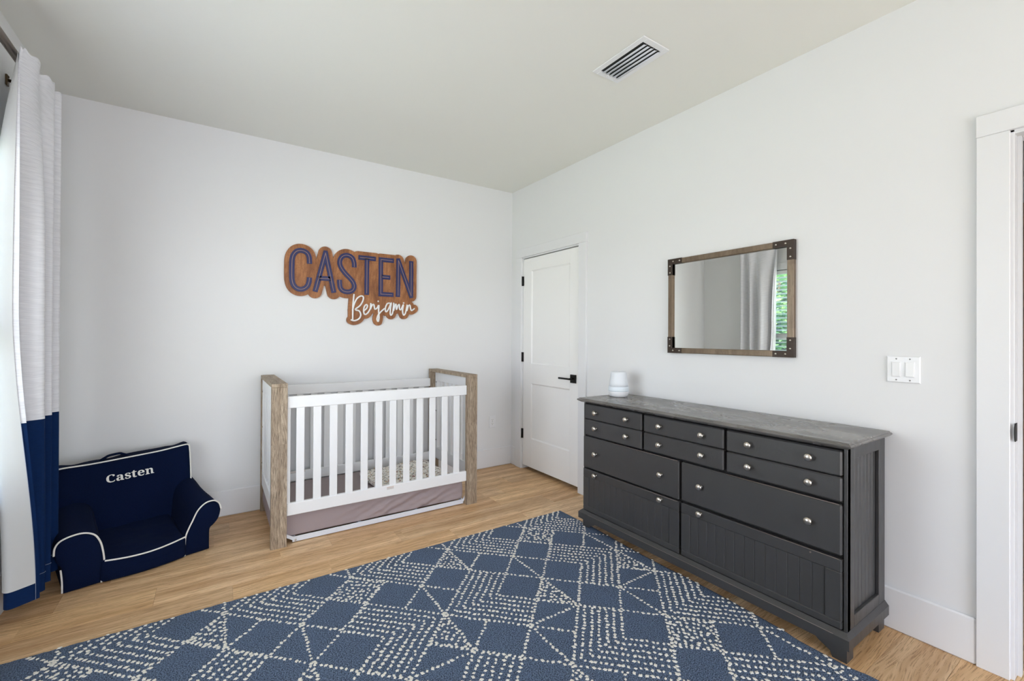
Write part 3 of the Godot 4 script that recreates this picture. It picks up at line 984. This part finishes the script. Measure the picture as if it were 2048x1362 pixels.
# ------------------------------------------------------------------ child's armchair
func build_chair() -> void:
	var c := thing("toddler_armchair", "small navy foam armchair with white piping and embroidered name by the curtain", "armchair", Vector3(-2.815, 0, 0.6225), deg_to_rad(16.4))
	var nz := noise(3.0, 23, 3)
	var crinkle := func(p: Vector3) -> Vector3:
		return p + Vector3(nz.get_noise_3d(p.x * 2, p.y * 2, p.z * 2), nz.get_noise_3d(p.x * 2 + 9, p.y * 2, p.z * 2), nz.get_noise_3d(p.x * 2, p.y * 2 + 9, p.z * 2)) * 0.007
	# seat
	obj("seat", softbox(Vector3(0.185, 0.07, 0.215), 0.022, 40, func(v: Vector3) -> Vector3:
		var p := v + Vector3(0, 0.071, -0.20)
		var k := clampf((p.y) / 0.14, 0, 1)
		var back := clampf(-p.z / 0.4, 0, 1)
		p.y = p.y * lerpf(0.84, 1.22, back) - 0.012 * k * cos(clampf(v.x / 0.185, -1, 1) * PI / 2) * (1.0 - back)
		p.z += 0.026 * cos(clampf(v.x / 0.185, -1, 1) * PI / 2) * smoothstep(-0.1, 0.2, v.z)
		return crinkle.call(p) if v.y > 0 else p), M.navy, c)
	# back
	var backat := func(v: Vector3) -> Vector3:
		var p := v + Vector3(0, 0.275, -0.405)
		var t := clampf(p.y / 0.55, 0, 1)
		p.z += lerpf(0.04, -0.035, t)
		p.x = p.x * 1.04 - 0.012
		p.y += 0.012 * smoothstep(0.22, 0.29, absf(v.x)) * t + 0.018 * (v.x / 0.3) * t
		return p
	obj("backrest", softbox(Vector3(0.298, 0.272, 0.048), 0.014, 44, func(v: Vector3) -> Vector3: return crinkle.call(backat.call(v))), M.navy, c)
	# arms
	var right := [[0.172, 0], [0.175, 0.06], [0.181, 0.115], [0.197, 0.16], [0.214, 0.196], [0.236, 0.243], [0.262, 0.272], [0.292, 0.285], [0.326, 0.283], [0.350, 0.262], [0.360, 0.224], [0.350, 0.178], [0.326, 0.147], [0.303, 0.125], [0.300, 0.06], [0.300, 0]]
	var left := [[-0.319, 0], [-0.320, 0.06], [-0.326, 0.125], [-0.342, 0.158], [-0.352, 0.198], [-0.350, 0.236], [-0.335, 0.263], [-0.295, 0.277], [-0.248, 0.278], [-0.208, 0.258], [-0.186, 0.218], [-0.175, 0.17], [-0.170, 0.111], [-0.174, 0.06], [-0.179, 0]]
	for a in [right, left]:
		var pts := []
		for q in a: pts.append(Vector2(q[0], q[1]))
		var sm := smooth_path(pts, 4)
		sm.reverse()
		var mid := Vector2(0, 0.13)
		for q in sm: mid.x += q.x / sm.size()
		var loops := []
		for st in [[-0.42, 1.0], [-0.36, 1.0], [-0.28, 1.0], [-0.20, 1.0], [-0.12, 1.0], [-0.05, 1.0], [-0.012, 1.0], [-0.003, 0.985], [0.004, 0.95], [0.010, 0.8], [0.014, 0.5], [0.015, 0.2]]:
			var z: float = st[0]
			var s := clampf(-z / 0.42, 0, 1)
			var l := []
			for q in sm:
				var w: Vector2 = mid + (q - mid) * st[1]
				var h := w.y * (1.0 + 0.27 * pow(s, 1.3) * smoothstep(0.06, 0.26, w.y))
				var x := w.x - signf(mid.x) * 0.030 * s * smoothstep(0.12, 0.25, w.y)
				var p := Vector3(x, h, z - 0.004 + 0.0)
				l.append(crinkle.call(p) if z < -0.02 and w.y > 0.02 else p)
			loops.append(l)
		obj("arm", loft(S(true), loops, true, true), M.navy, c)
	# piping
	var pipe := func(p: Array, r := 0.0042) -> void:
		obj("piping", tube(smooth_path(p, 6), r, 8), M.piping, c, "white piping")
	var rp := []
	for q in [[0.178, 0.003], [0.178, 0.06], [0.182, 0.115], [0.198, 0.16], [0.215, 0.196], [0.237, 0.243], [0.263, 0.272], [0.292, 0.286], [0.326, 0.284], [0.350, 0.262], [0.360, 0.226]]: rp.append(Vector3(q[0], q[1], 0.001))
	pipe.call(rp)
	var lp := []
	for q in [[-0.179, 0.003], [-0.173, 0.06], [-0.169, 0.111], [-0.175, 0.17], [-0.186, 0.218], [-0.208, 0.258], [-0.248, 0.279], [-0.295, 0.278], [-0.333, 0.264], [-0.350, 0.237], [-0.353, 0.2]]: lp.append(Vector3(q[0], q[1], 0.001))
	pipe.call(lp)
	var sp := []
	for k in 11:
		var x := lerpf(-0.168, 0.183, k / 10.0)
		var b := cos(clampf(x / 0.185, -1, 1) * PI / 2)
		sp.append(Vector3(x, 0.1135 + 0.004 * k / 10.0 - 0.012 * b, 0.012 + 0.026 * b - 0.006 * (1.0 - b)))
	pipe.call(sp)
	var bp := []
	for v in [[-0.297, -0.1], [-0.297, 0.1], [-0.297, 0.24], [-0.290, 0.262], [-0.27, 0.270], [-0.15, 0.270], [0.0, 0.270], [0.15, 0.270], [0.27, 0.270], [0.290, 0.262], [0.297, 0.24], [0.297, 0.1], [0.297, -0.1]]:
		var q: Vector3 = crinkle.call(backat.call(Vector3(v[0], v[1], 0.046)))
		bp.append(q)
	pipe.call(bp)
	pipe.call([Vector3(-0.321, 0.003, -0.012), Vector3(-0.322, 0.06, -0.012), Vector3(-0.327, 0.118, -0.014)])
	pipe.call([Vector3(0.302, 0.003, -0.05), Vector3(0.303, 0.06, -0.05), Vector3(0.304, 0.115, -0.05)])
	# carrying strap on top
	obj("handle", tube(smooth_path([Vector3(-0.132, 0.538, -0.445), Vector3(-0.108, 0.552, -0.445), Vector3(-0.09, 0.561, -0.445), Vector3(-0.045, 0.565, -0.445), Vector3(-0.028, 0.558, -0.445), Vector3(0.0, 0.544, -0.445)], 5), 0.007, 8, null, 1.6), M.navy, c, "navy carrying strap")
	# embroidered name
	var tm := TextMesh.new()
	var f := SystemFont.new()
	f.font_names = PackedStringArray(["Droid Serif"])
	f.font_weight = 700
	tm.font = f
	tm.text = "Casten"
	tm.font_size = 64
	tm.pixel_size = 0.00098
	tm.depth = 0.004
	tm.curve_step = 1.0
	var nm := obj("embroidered_name", tm, M.piping, c, "white embroidered lettering")
	var t0: Vector3 = backat.call(Vector3(0.0, 0.16, 0.048))
	nm.position = Vector3(-0.004, 0.443, t0.z + 0.004)
	nm.rotation = Vector3(-0.137, 0, 0.05)
	nm.scale = Vector3(1.06, 0.98, 1)
	# lint
	var r := RandomNumberGenerator.new()
	r.seed = 31
	var li := S()
	for k in 26:
		var x := r.randf_range(-0.16, 0.17)
		var z := r.randf_range(-0.3, 0.0)
		var y := 0.108 + 0.055 * clampf(-z / 0.4, 0, 1)
		if k < 9:
			z = 0.036 * cos(x / 0.185 * PI / 2)
			y = r.randf_range(0.02, 0.09)
		var s := r.randf_range(0.0008, 0.0018)
		cbox(li, Vector3(x - s * 1.5, y - s, z - s), Vector3(x + s * 1.5, y + s, z + s), s * 0.5)
	tag(obj("lint", li, M.lint, c, "specks of pale lint"), "", "", "", "stuff")

# ------------------------------------------------------------------ curtain and rod
func build_curtain() -> void:
	# plan of the cloth (x, z) from its far edge to its free edge, at the hem, at mid height and at the heading
	var low := [[-3.240, 0.575], [-3.160, 0.612], [-3.245, 0.680], [-3.160, 0.735], [-3.240, 0.775], [-3.158, 0.830], [-3.235, 0.890], [-3.262, 0.935], [-3.240, 0.962], [-3.195, 0.935], [-3.158, 0.905]]
	var mid := [[-3.245, 0.585], [-3.160, 0.628], [-3.250, 0.690], [-3.160, 0.745], [-3.250, 0.790], [-3.158, 0.870], [-3.225, 0.925], [-3.285, 0.960], [-3.300, 0.990], [-3.262, 1.000], [-3.213, 0.985]]
	var top := [[-3.196, 0.590], [-3.160, 0.632], [-3.196, 0.680], [-3.164, 0.728], [-3.164, 0.800], [-3.197, 0.845], [-3.164, 0.945], [-3.184, 1.030], [-3.196, 1.048], [-3.198, 1.060], [-3.197, 1.068]]
	var hem := 0.092
	var head := 2.494
	var sub := 7
	var row := func(y: float) -> Array:
		var t := clampf((y - hem) / (1.44 - hem), 0, 1) if y < 1.44 else 1.0 + clampf((y - 1.44) / (head - 1.44), 0, 1)
		var p := []
		for k in low.size():
			var a := Vector2(low[k][0], low[k][1])
			var b := Vector2(mid[k][0], mid[k][1])
			var c := Vector2(top[k][0], top[k][1])
			p.append(a.lerp(b, smoothstep(0.0, 1.0, t)) if t <= 1.0 else b.lerp(c, pow(t - 1.0, 2.2)))
		return smooth_path(p, sub)
	var o := thing("curtain", "white slub curtain with a wide navy band at the bottom, hung at the left edge", "curtain")
	var n: int = (low.size() - 1) * sub
	var sheet := func(y0: float, y1: float, rows: int, back: float, last: int) -> SurfaceTool:
		var st := S(true)
		var g := []
		for j in rows + 1:
			var y := lerpf(y0, y1, float(j) / rows)
			var p: Array = row.call(y)
			var l := []
			var s := 0.0
			for i in last + 1:
				var tn: Vector2 = (p[mini(i + 1, n)] - p[maxi(i - 1, 0)]).normalized()
				var nr := Vector2(tn.y, -tn.x)             # towards the room
				var q: Vector2 = p[i] - nr * back
				if i > 0: s += p[i].distance_to(p[i - 1])
				var yy := y + (0.0 if j < rows or y1 < 2 else 0.006 * sin(i * 0.9))
				l.append([Vector3(q.x, yy, q.y), Vector2(s, y)])
			g.append(l)
		for j in rows:
			for i in last:
				for e in [[j, i], [j + 1, i + 1], [j + 1, i], [j, i], [j, i + 1], [j + 1, i + 1]]:
					st.set_uv(g[e[0]][e[1]][1])
					st.add_vertex(g[e[0]][e[1]][0])
		return st
	obj("panel", sheet.call(0.893, head, 40, 0.0, n), M.drape, o, "white slub cloth")
	obj("band", sheet.call(hem, 0.893, 24, 0.0, n), M.drapeblue, o, "navy band")
	obj("lining", sheet.call(hem + 0.075, head - 0.03, 40, 0.004, n - 3), M.lining, o, "white lining")
	for i in [n - 3]:
		var p := []
		for j in 24:
			var y := lerpf(hem, 0.9, j / 23.0)
			var q: Array = row.call(y)
			var tn: Vector2 = (q[i + 1] - q[i - 1]).normalized()
			p.append(Vector3(q[i].x - tn.y * 0.005, y, q[i].y + tn.x * 0.005))
		obj("seam", tube(p, 0.0009, 5), M.thread, o, "pale stitching")
	var hs := []
	var qh: Array = row.call(hem + 0.085)
	for i in n + 1:
		var tn: Vector2 = (qh[mini(i + 1, n)] - qh[maxi(i - 1, 0)]).normalized()
		hs.append(Vector3(qh[i].x + tn.y * 0.0015, hem + 0.085, qh[i].y - tn.x * 0.0015))
	obj("seam", tube(hs, 0.0008, 5), M.thread, o, "pale stitching")
	# rod on its bracket
	var r := thing("curtain_rod", "brushed bronze curtain rod above the white curtain, at the top left", "curtain rod")
	obj("pole", tube([Vector3(-3.226, 2.474, 0.655), Vector3(-3.226, 2.474, 2.95)], 0.0165, 18), M.rod, r)
	obj("finial", lathe([[0, 0], [0.019, 0], [0.024, 0.012], [0.026, 0.03], [0.018, 0.045], [0, 0.05]], 18, Transform3D(Basis(Vector3.RIGHT, -PI / 2), Vector3(-3.226, 2.474, 0.657))), M.rod, r)
	for z in [0.735, 2.85]:
		var b := obj("bracket", bx(RX, RX + 0.008, 2.440, 2.490, z - 0.014, z + 0.014, 0.002), M.bronze, r)
		obj("arm", tube([Vector3(RX + 0.006, 2.466, z), Vector3(-3.26, 2.458, z), Vector3(-3.226, 2.456, z)], 0.007), M.bronze, b)
		obj("screw", lathe([[0, 0], [0.005, 0], [0.003, 0.003], [0, 0.003]], 10, Transform3D(Basis(Vector3.BACK, -PI / 2), Vector3(RX + 0.008, 2.482, z))), M.bronze, b)

# ------------------------------------------------------------------ name sign
func strokes(list: Array) -> Array:
	var r := []
	for s in list:
		var p := PackedVector2Array()
		for k in range(0, s.size(), 2): p.append(Vector2(s[k], s[k + 1]))
		r.append(p)
	return r

func mm2m(p: PackedVector2Array) -> PackedVector2Array:
	var r := PackedVector2Array()
	for v in p: r.append(v / 1000.0)
	return r

func curve2(p: PackedVector2Array, sub := 5) -> PackedVector2Array:
	return PackedVector2Array(smooth_path(Array(p), sub))

func fuse(polys: Array) -> Array:
	var done := []
	for p in polys:
		var cur: PackedVector2Array = p
		var again := true
		while again:
			again = false
			for k in done.size():
				var m := Geometry2D.merge_polygons(cur, done[k])
				var outer := []
				for q in m:
					if not Geometry2D.is_polygon_clockwise(q): outer.append(q)
				if outer.size() == 1:
					cur = outer[0]
					done.remove_at(k)
					again = true
					break
		done.append(cur)
	return done

func build_sign() -> void:
	var o := thing("name_sign", "brown wooden cut-out name sign with navy and white lettering above the crib", "sign")
	var word := {
		"C": [[-1901, 1840, -1904, 1889, -1916, 1918, -1938, 1933, -1966, 1937, -1994, 1926, -2014, 1899, -2023, 1864, -2025, 1821, -2025, 1741, -2022, 1701, -2012, 1668, -1992, 1646, -1964, 1638, -1935, 1647, -1914, 1669, -1904, 1701, -1901, 1734]],
		"A": [[-1860, 1626, -1785, 1937, -1720, 1626], [-1838, 1734, -1743, 1735]],
		"S": [[-1563, 1843, -1566, 1884, -1579, 1917, -1603, 1933, -1632, 1935, -1659, 1921, -1675, 1892, -1676, 1857, -1661, 1823, -1633, 1787, -1599, 1753, -1573, 1722, -1563, 1693, -1568, 1665, -1590, 1645, -1622, 1639, -1652, 1647, -1671, 1669, -1677, 1701, -1678, 1733]],
		"T": [[-1531, 1929, -1388, 1929], [-1461, 1929, -1462, 1624]],
		"E": [[-1233, 1929, -1345, 1929, -1345, 1637, -1235, 1637], [-1345, 1782, -1264, 1782]],
		"N": [[-1195, 1621, -1193, 1936, -1077, 1636, -1077, 1942]]}
	var script := [[-1564, 1620, -1572, 1520, -1573, 1417], [-1574, 1494, -1562, 1541, -1540, 1588, -1511, 1611, -1490, 1607, -1491, 1577, -1514, 1533, -1553, 1498, -1523, 1489, -1509, 1460, -1518, 1429, -1542, 1412, -1565, 1407, -1584, 1413],
		[-1484, 1491, -1461, 1512, -1455, 1535, -1466, 1542, -1481, 1521, -1485, 1487, -1479, 1464, -1464, 1463, -1444, 1485, -1428, 1520, -1426, 1557, -1431, 1503, -1417, 1539, -1403, 1546, -1398, 1528, -1392, 1508, -1374, 1518, -1360, 1543, -1361, 1495, -1358, 1441, -1364, 1406, -1374, 1423, -1365, 1458, -1340, 1490, -1314, 1514],
		[-1269, 1564, -1288, 1558, -1302, 1528, -1304, 1497, -1293, 1491, -1274, 1519, -1253, 1570, -1260, 1516, -1261, 1471, -1252, 1463, -1240, 1486, -1231, 1569, -1234, 1498, -1221, 1545, -1211, 1556, -1208, 1511, -1194, 1547, -1182, 1554, -1180, 1519, -1167, 1513, -1147, 1556, -1153, 1503, -1144, 1467, -1127, 1483, -1111, 1557, -1115, 1501, -1100, 1547, -1086, 1553, -1081, 1527, -1071, 1508, -1046, 1525]]
	var round_letter := {"C": true, "S": true}
	var blobs := []
	var made := {}
	for k in word:
		made[k] = []
		for s in strokes(word[k]):
			var c: PackedVector2Array = curve2(s) if round_letter.has(k) else s
			made[k].append(c)
			blobs.append_array(Geometry2D.offset_polyline(c, 51.0, Geometry2D.JOIN_ROUND, Geometry2D.END_ROUND))
	var hand := []
	for s in strokes(script):
		var c := curve2(s)
		hand.append(c)
		blobs.append_array(Geometry2D.offset_polyline(curve2(s, 2), 36.0, Geometry2D.JOIN_ROUND, Geometry2D.END_ROUND))
	blobs.append(PackedVector2Array([Vector2(-1560, 1500), Vector2(-1080, 1500), Vector2(-1080, 1700), Vector2(-1560, 1700)]))
	blobs.append(PackedVector2Array([Vector2(-1990, 1680), Vector2(-1100, 1680), Vector2(-1100, 1860), Vector2(-1990, 1860)]))
	var t := 0.016
	var xf := Transform3D(Basis.IDENTITY, Vector3(0, 0, 0.002))
	var pl := S()
	var rim := S()
	for p in fuse(blobs):
		var slim := PackedVector2Array()
		for v in p:
			if slim.is_empty() or slim[-1].distance_to(v) > 1.5: slim.append(v)
		extrude(pl, mm2m(slim), xf, t)
		extrude(rim, mm2m(slim), Transform3D(Basis.IDENTITY, Vector3(0, 0, 0.0005)), 0.0015)
	obj("plaque", pl, M.sign, o, "stained wooden plaque")
	obj("back_edge", rim, M.signedge, o)
	for k in word:
		var st := S()
		var groove := S()
		var parts := []
		for c in made[k]: parts.append_array(Geometry2D.offset_polyline(c, 18.5, Geometry2D.JOIN_MITER, Geometry2D.END_BUTT))
		var body := fuse_keep(parts)
		for p in body: extrude(st, mm2m(p), Transform3D(Basis.IDENTITY, Vector3(0, 0, t + 0.002)), 0.005)
		var l := obj("letter", st, M.letter, o, "navy letter %s" % k)
		for c in made[k]:
			var cc: PackedVector2Array = c.duplicate()
			for e in [0, cc.size() - 1]:      # the inlay stops short of the ends
				var nb := 1 if e == 0 else cc.size() - 2
				cc[e] = cc[e].move_toward(cc[nb], minf(12.0, cc[e].distance_to(cc[nb]) * 0.6))
			for p in Geometry2D.offset_polyline(cc, 2.2, Geometry2D.JOIN_MITER, Geometry2D.END_BUTT): extrude(groove, mm2m(p), Transform3D(Basis.IDENTITY, Vector3(0, 0, t + 0.0065)), 0.001)
		obj("inlay", groove, M.inlay, l)
	var sc := S(true)
	for c in hand:
		var path := []
		for v in c: path.append(Vector3(v.x / 1000.0, v.y / 1000.0, t + 0.0045))
		tube(path, 0.0066, 8, sc)
		for e in [0, -1]: lathe_into(sc, path[e], 0.0066)
	for q in [[-1365, 1575], [-1144, 1571]]: lathe_into(sc, Vector3(q[0] / 1000.0, q[1] / 1000.0, t + 0.0045), 0.0072)
	obj("script_lettering", sc, M.white, o, "white script lettering")

func fuse_keep(polys: Array) -> Array:      # overlapping strokes stay whole; each is a polygon without holes
	var r := []
	for p in polys:
		if not Geometry2D.is_polygon_clockwise(p): r.append(p)
	return r

func lathe_into(st: SurfaceTool, at: Vector3, r: float) -> void:
	var loops := []
	for i in 7:
		var b := -PI / 2 + PI * i / 6
		var l := []
		for k in 10:
			var a := TAU * k / 10
			l.append(at + Vector3(cos(a) * cos(b) * r, sin(a) * cos(b) * r, sin(b) * r))
		loops.append(l)
	loft(st, loops, false, false)

# ------------------------------------------------------------------ mirror
func build_mirror() -> void:
	var o := thing("wall_mirror", "rectangular wall mirror in a brown frame with riveted dark corners", "mirror")
	var z0 := 1.897
	var z1 := 2.663
	var y0 := 1.183
	var y1 := 1.794
	var xf := -0.028
	var w := 0.033
	obj("glass", bx(-0.0135, -0.010, y0 + w - 0.004, y1 - w + 0.004, z0 + w - 0.004, z1 - w + 0.004, 0.0005), M.mirror, o, "mirror glass")
	obj("backing", bx(-0.0098, -0.001, y0 + 0.01, y1 - 0.01, z0 + 0.01, z1 - 0.01, 0.001), M.dark, o)
	obj("frame_bar", bx(xf, -0.002, y0, y1, z0, z0 + w, 0.003), M.framewood, o)
	obj("frame_bar", bx(xf, -0.002, y0, y1, z1 - w, z1, 0.003), M.framewood, o)
	for y in [[y0, y0 + w], [y1 - w, y1]]:
		obj("frame_bar", bx(xf, -0.002, y[0], y[1], z0 + w, z1 - w, 0.003), M.framewood, o)
	var a := 0.105
	for sy in [0, 1]:
		for sz in [0, 1]:
			var L := PackedVector2Array([Vector2(0, 0), Vector2(a, 0), Vector2(a, w + 0.001), Vector2(w + 0.001, w + 0.001), Vector2(w + 0.001, a), Vector2(0, a)])
			var P := PackedVector2Array()
			for q in L:
				var zz := (z0 - 0.001 + q.x) if sz == 0 else (z1 + 0.001 - q.x)
				var yy := (y0 - 0.001 + q.y) if sy == 0 else (y1 + 0.001 - q.y)
				P.append(Vector2(zz, yy))
			var st := S()
			extrude(st, P, Transform3D(Basis(Vector3(0, 0, 1), Vector3(0, 1, 0), Vector3(-1, 0, 0)), Vector3(-0.003, 0, 0)), -xf - 0.0015)
			var br := obj("corner_bracket", st, M.bracket, o, "dark riveted corner")
			for q in [[0.040, 0.016], [0.088, 0.016], [0.016, 0.045], [0.016, 0.088]]:
				var zz: float = (z0 + q[0]) if sz == 0 else (z1 - q[0])
				var yy: float = (y0 + q[1]) if sy == 0 else (y1 - q[1])
				obj("rivet", lathe([[0, 0], [0.0052, 0], [0.0046, 0.002], [0.0026, 0.0036], [0, 0.0042]], 12, Transform3D(Basis(Vector3.BACK, PI / 2), Vector3(xf - 0.0015, yy, zz))), M.nickel, br)

# ------------------------------------------------------------------ small things
func build_small() -> void:
	# night light on the dresser
	var n := thing("night_light", "white tapered night light with a pale blue glow on the dresser's left end", "night light", Vector3(-0.180, 0.8745, 1.610))
	obj("base", lathe([[0, 0], [0.055, 0.0], [0.061, 0.004], [0.066, 0.014], [0.0685, 0.030], [0.0690, 0.036], [0, 0.036]], 40), M.plastic, n)
	var glow := mat(rgb(226, 233, 238), 0.4)
	glow.emission_enabled = true
	glow.emission = Color(0.70, 0.86, 1.0)
	glow.emission_energy_multiplier = 0.035
	obj("glow_ring", lathe([[0, 0.0362], [0.0688, 0.0362], [0.0690, 0.045], [0.0680, 0.060], [0.0665, 0.0695], [0, 0.0695]], 40), glow, n, "softly glowing pale blue ring")
	var cap := mat(rgb(226, 229, 233), 0.45)
	cap.emission_enabled = true
	cap.emission = Color(0.75, 0.88, 1.0)
	cap.emission_energy_multiplier = 0.02
	obj("shade", lathe([[0, 0.070], [0.0663, 0.070], [0.0635, 0.092], [0.0595, 0.120], [0.0560, 0.145], [0.0535, 0.160], [0.0505, 0.1675], [0.0450, 0.170], [0, 0.1695]], 40), cap, n)
	obj("cord", tube(smooth_path([Vector3(0.02, 0.004, -0.062), Vector3(0.05, 0.014, -0.085), Vector3(0.09, 0.016, -0.088), Vector3(0.125, 0.005, -0.07), Vector3(0.150, 0.003, -0.05)], 6), 0.0022, 6), M.plastic, n, "thin white power cord")
	var ol := OmniLight3D.new()
	ol.name = "night_light_glow"
	ol.light_energy = 0.006
	ol.light_color = Color(0.7, 0.86, 1.0)
	ol.light_size = 0.06
	ol.omni_range = 8.0
	ol.omni_attenuation = 2.0
	ol.shadow_enabled = true
	ol.position = Vector3(-0.180, 0.8745 + 0.053, 1.610)
	add_child(ol)
	# double rocker switch
	var s := thing("light_switch", "white double rocker light switch on the wall beside the doorway", "light switch", Vector3(0, 1.148, 3.096))
	var pl := S()
	rect_x(pl, [[-0.0005, 0.058, 0.058], [-0.0035, 0.058, 0.058], [-0.0065, 0.054, 0.054]])
	obj("plate", pl, M.plastic, s)
	for e in [[-0.0233, 0.05], [0.0233, -0.06]]:
		var fr := obj("rocker_frame", bx(-0.0078, -0.006, -0.034, 0.034, e[0] - 0.0168, e[0] + 0.0168, 0.001), M.plastic, s)
		var rk := obj("rocker", bx(-0.0055, 0.0005, -0.0305, 0.0305, -0.0138, 0.0138, 0.001), M.white, s)
		rk.position = Vector3(-0.0062, 0, e[0])
		rk.rotation.z = e[1]
		for y in [-0.046, 0.046]:
			obj("screw", lathe([[0, 0], [0.0032, 0], [0.0026, 0.0012], [0, 0.0012]], 10, Transform3D(Basis(Vector3.BACK, PI / 2), Vector3(-0.0064, y, e[0]))), M.steel, s)
	# socket on the back wall
	var k := thing("wall_socket", "white double power socket low on the wall right of the crib", "socket", Vector3(-0.225, 0.443, 0))
	var sp := S()
	var loops := []
	for r in [[0.0005, 0.0355, 0.0575], [0.0030, 0.0355, 0.0575], [0.0055, 0.032, 0.054]]:
		loops.append([Vector3(-r[1], -r[2], r[0]), Vector3(r[1], -r[2], r[0]), Vector3(r[1], r[2], r[0]), Vector3(-r[1], r[2], r[0])])
	loft(sp, loops)
	obj("plate", sp, M.plastic, k)
	for y in [-0.0195, 0.0195]:
		var fc := obj("receptacle", bx(-0.0165, 0.0165, y - 0.0145, y + 0.0145, 0.005, 0.0070, 0.001), M.white, k)
		for x in [-0.0062, 0.0062]: obj("slot", bx(x - 0.0011, x + 0.0011, y - 0.001, y + 0.008, 0.0068, 0.0073, 0.0002), M.dark, fc)
		obj("slot", bx(-0.0022, 0.0022, y - 0.0105, y - 0.006, 0.0068, 0.0073, 0.0002), M.dark, fc)
	obj("screw", lathe([[0, 0], [0.0030, 0], [0.0022, 0.0012], [0, 0.0012]], 10, Transform3D(Basis(Vector3.RIGHT, PI / 2), Vector3(0, 0, 0.0055))), M.steel, k)
	# ceiling register
	var v := thing("air_vent", "white slatted air vent in the ceiling", "air vent", Vector3(-0.698, H, 2.157))
	var fx := 0.098
	var fz := 0.177
	var ix := 0.066
	var iz := 0.144
	var vf := S()
	for e in [[-fx, -ix, -fz, fz], [ix, fx, -fz, fz], [-ix, ix, -fz, -iz], [-ix, ix, iz, fz]]:
		cbox(vf, Vector3(e[0], -0.007, e[2]), Vector3(e[1], -0.0005, e[3]), 0.002)
	obj("frame", vf, M.white, v)
	obj("duct_shade", bx(-ix, ix, -0.0018, -0.0006, -iz, iz, 0.0002), mat(rgb(58, 60, 58), 0.8), v)  # dark plate; the shade inside the vent is put into its colour
	for j in 5:
		var st := S(true)
		var x := -0.056 + j * 0.0265
		var a := []
		var prof := []
		for q in 7:
			var t := q / 6.0
			prof.append(Vector2(x + 0.0215 * t, -0.0135 + 0.0060 * pow(t, 2.0)))
		for q in range(6, -1, -1):
			var t := q / 6.0
			prof.append(Vector2(x + 0.0215 * t - 0.0004, -0.0125 + 0.0060 * pow(t, 2.0)))
		var l0 := []
		var l1 := []
		for q in prof:
			l0.append(Vector3(q.x, q.y, -iz + 0.002))
			l1.append(Vector3(q.x, q.y, iz - 0.002))
		loft(st, [l0, l1])
		obj("louver", st, M.metalw, v)
	for z in [-fz + 0.016, fz - 0.016]:
		obj("screw", lathe([[0, 0], [0.004, 0], [0.003, 0.0015], [0, 0.0015]], 10, Transform3D(Basis(Vector3.RIGHT, PI), Vector3(0, -0.007, z))), M.plastic, v)
	# unseen ceiling lamp above the view, placed to light the room from overhead
	var c := thing("unseen_ceiling_lamp", "unseen round flush ceiling lamp above the view, lighting the room from overhead", "ceiling lamp", Vector3(-1.66, H, 2.70))
	obj("rim", lathe([[0, -0.05], [0.21, -0.05], [0.22, -0.045], [0.22, -0.0005], [0, -0.0005]], 40), M.white, c)
	var gl := mat(rgb(250, 248, 240), 0.5)
	gl.emission_enabled = true
	gl.emission = Color(1, 0.96, 0.9)
	gl.emission_energy_multiplier = 1.0
	obj("diffuser", lathe([[0, -0.075], [0.10, -0.073], [0.17, -0.066], [0.198, -0.0505], [0, -0.0505]], 40), gl, c)

func rect_x(st: SurfaceTool, rows: Array) -> void:     # [x, half z, half y], outwards to -x
	var loops := []
	for r in rows:
		loops.append([Vector3(r[0], -r[2], -r[1]), Vector3(r[0], -r[2], r[1]), Vector3(r[0], r[2], r[1]), Vector3(r[0], r[2], -r[1])])
	loft(st, loops)
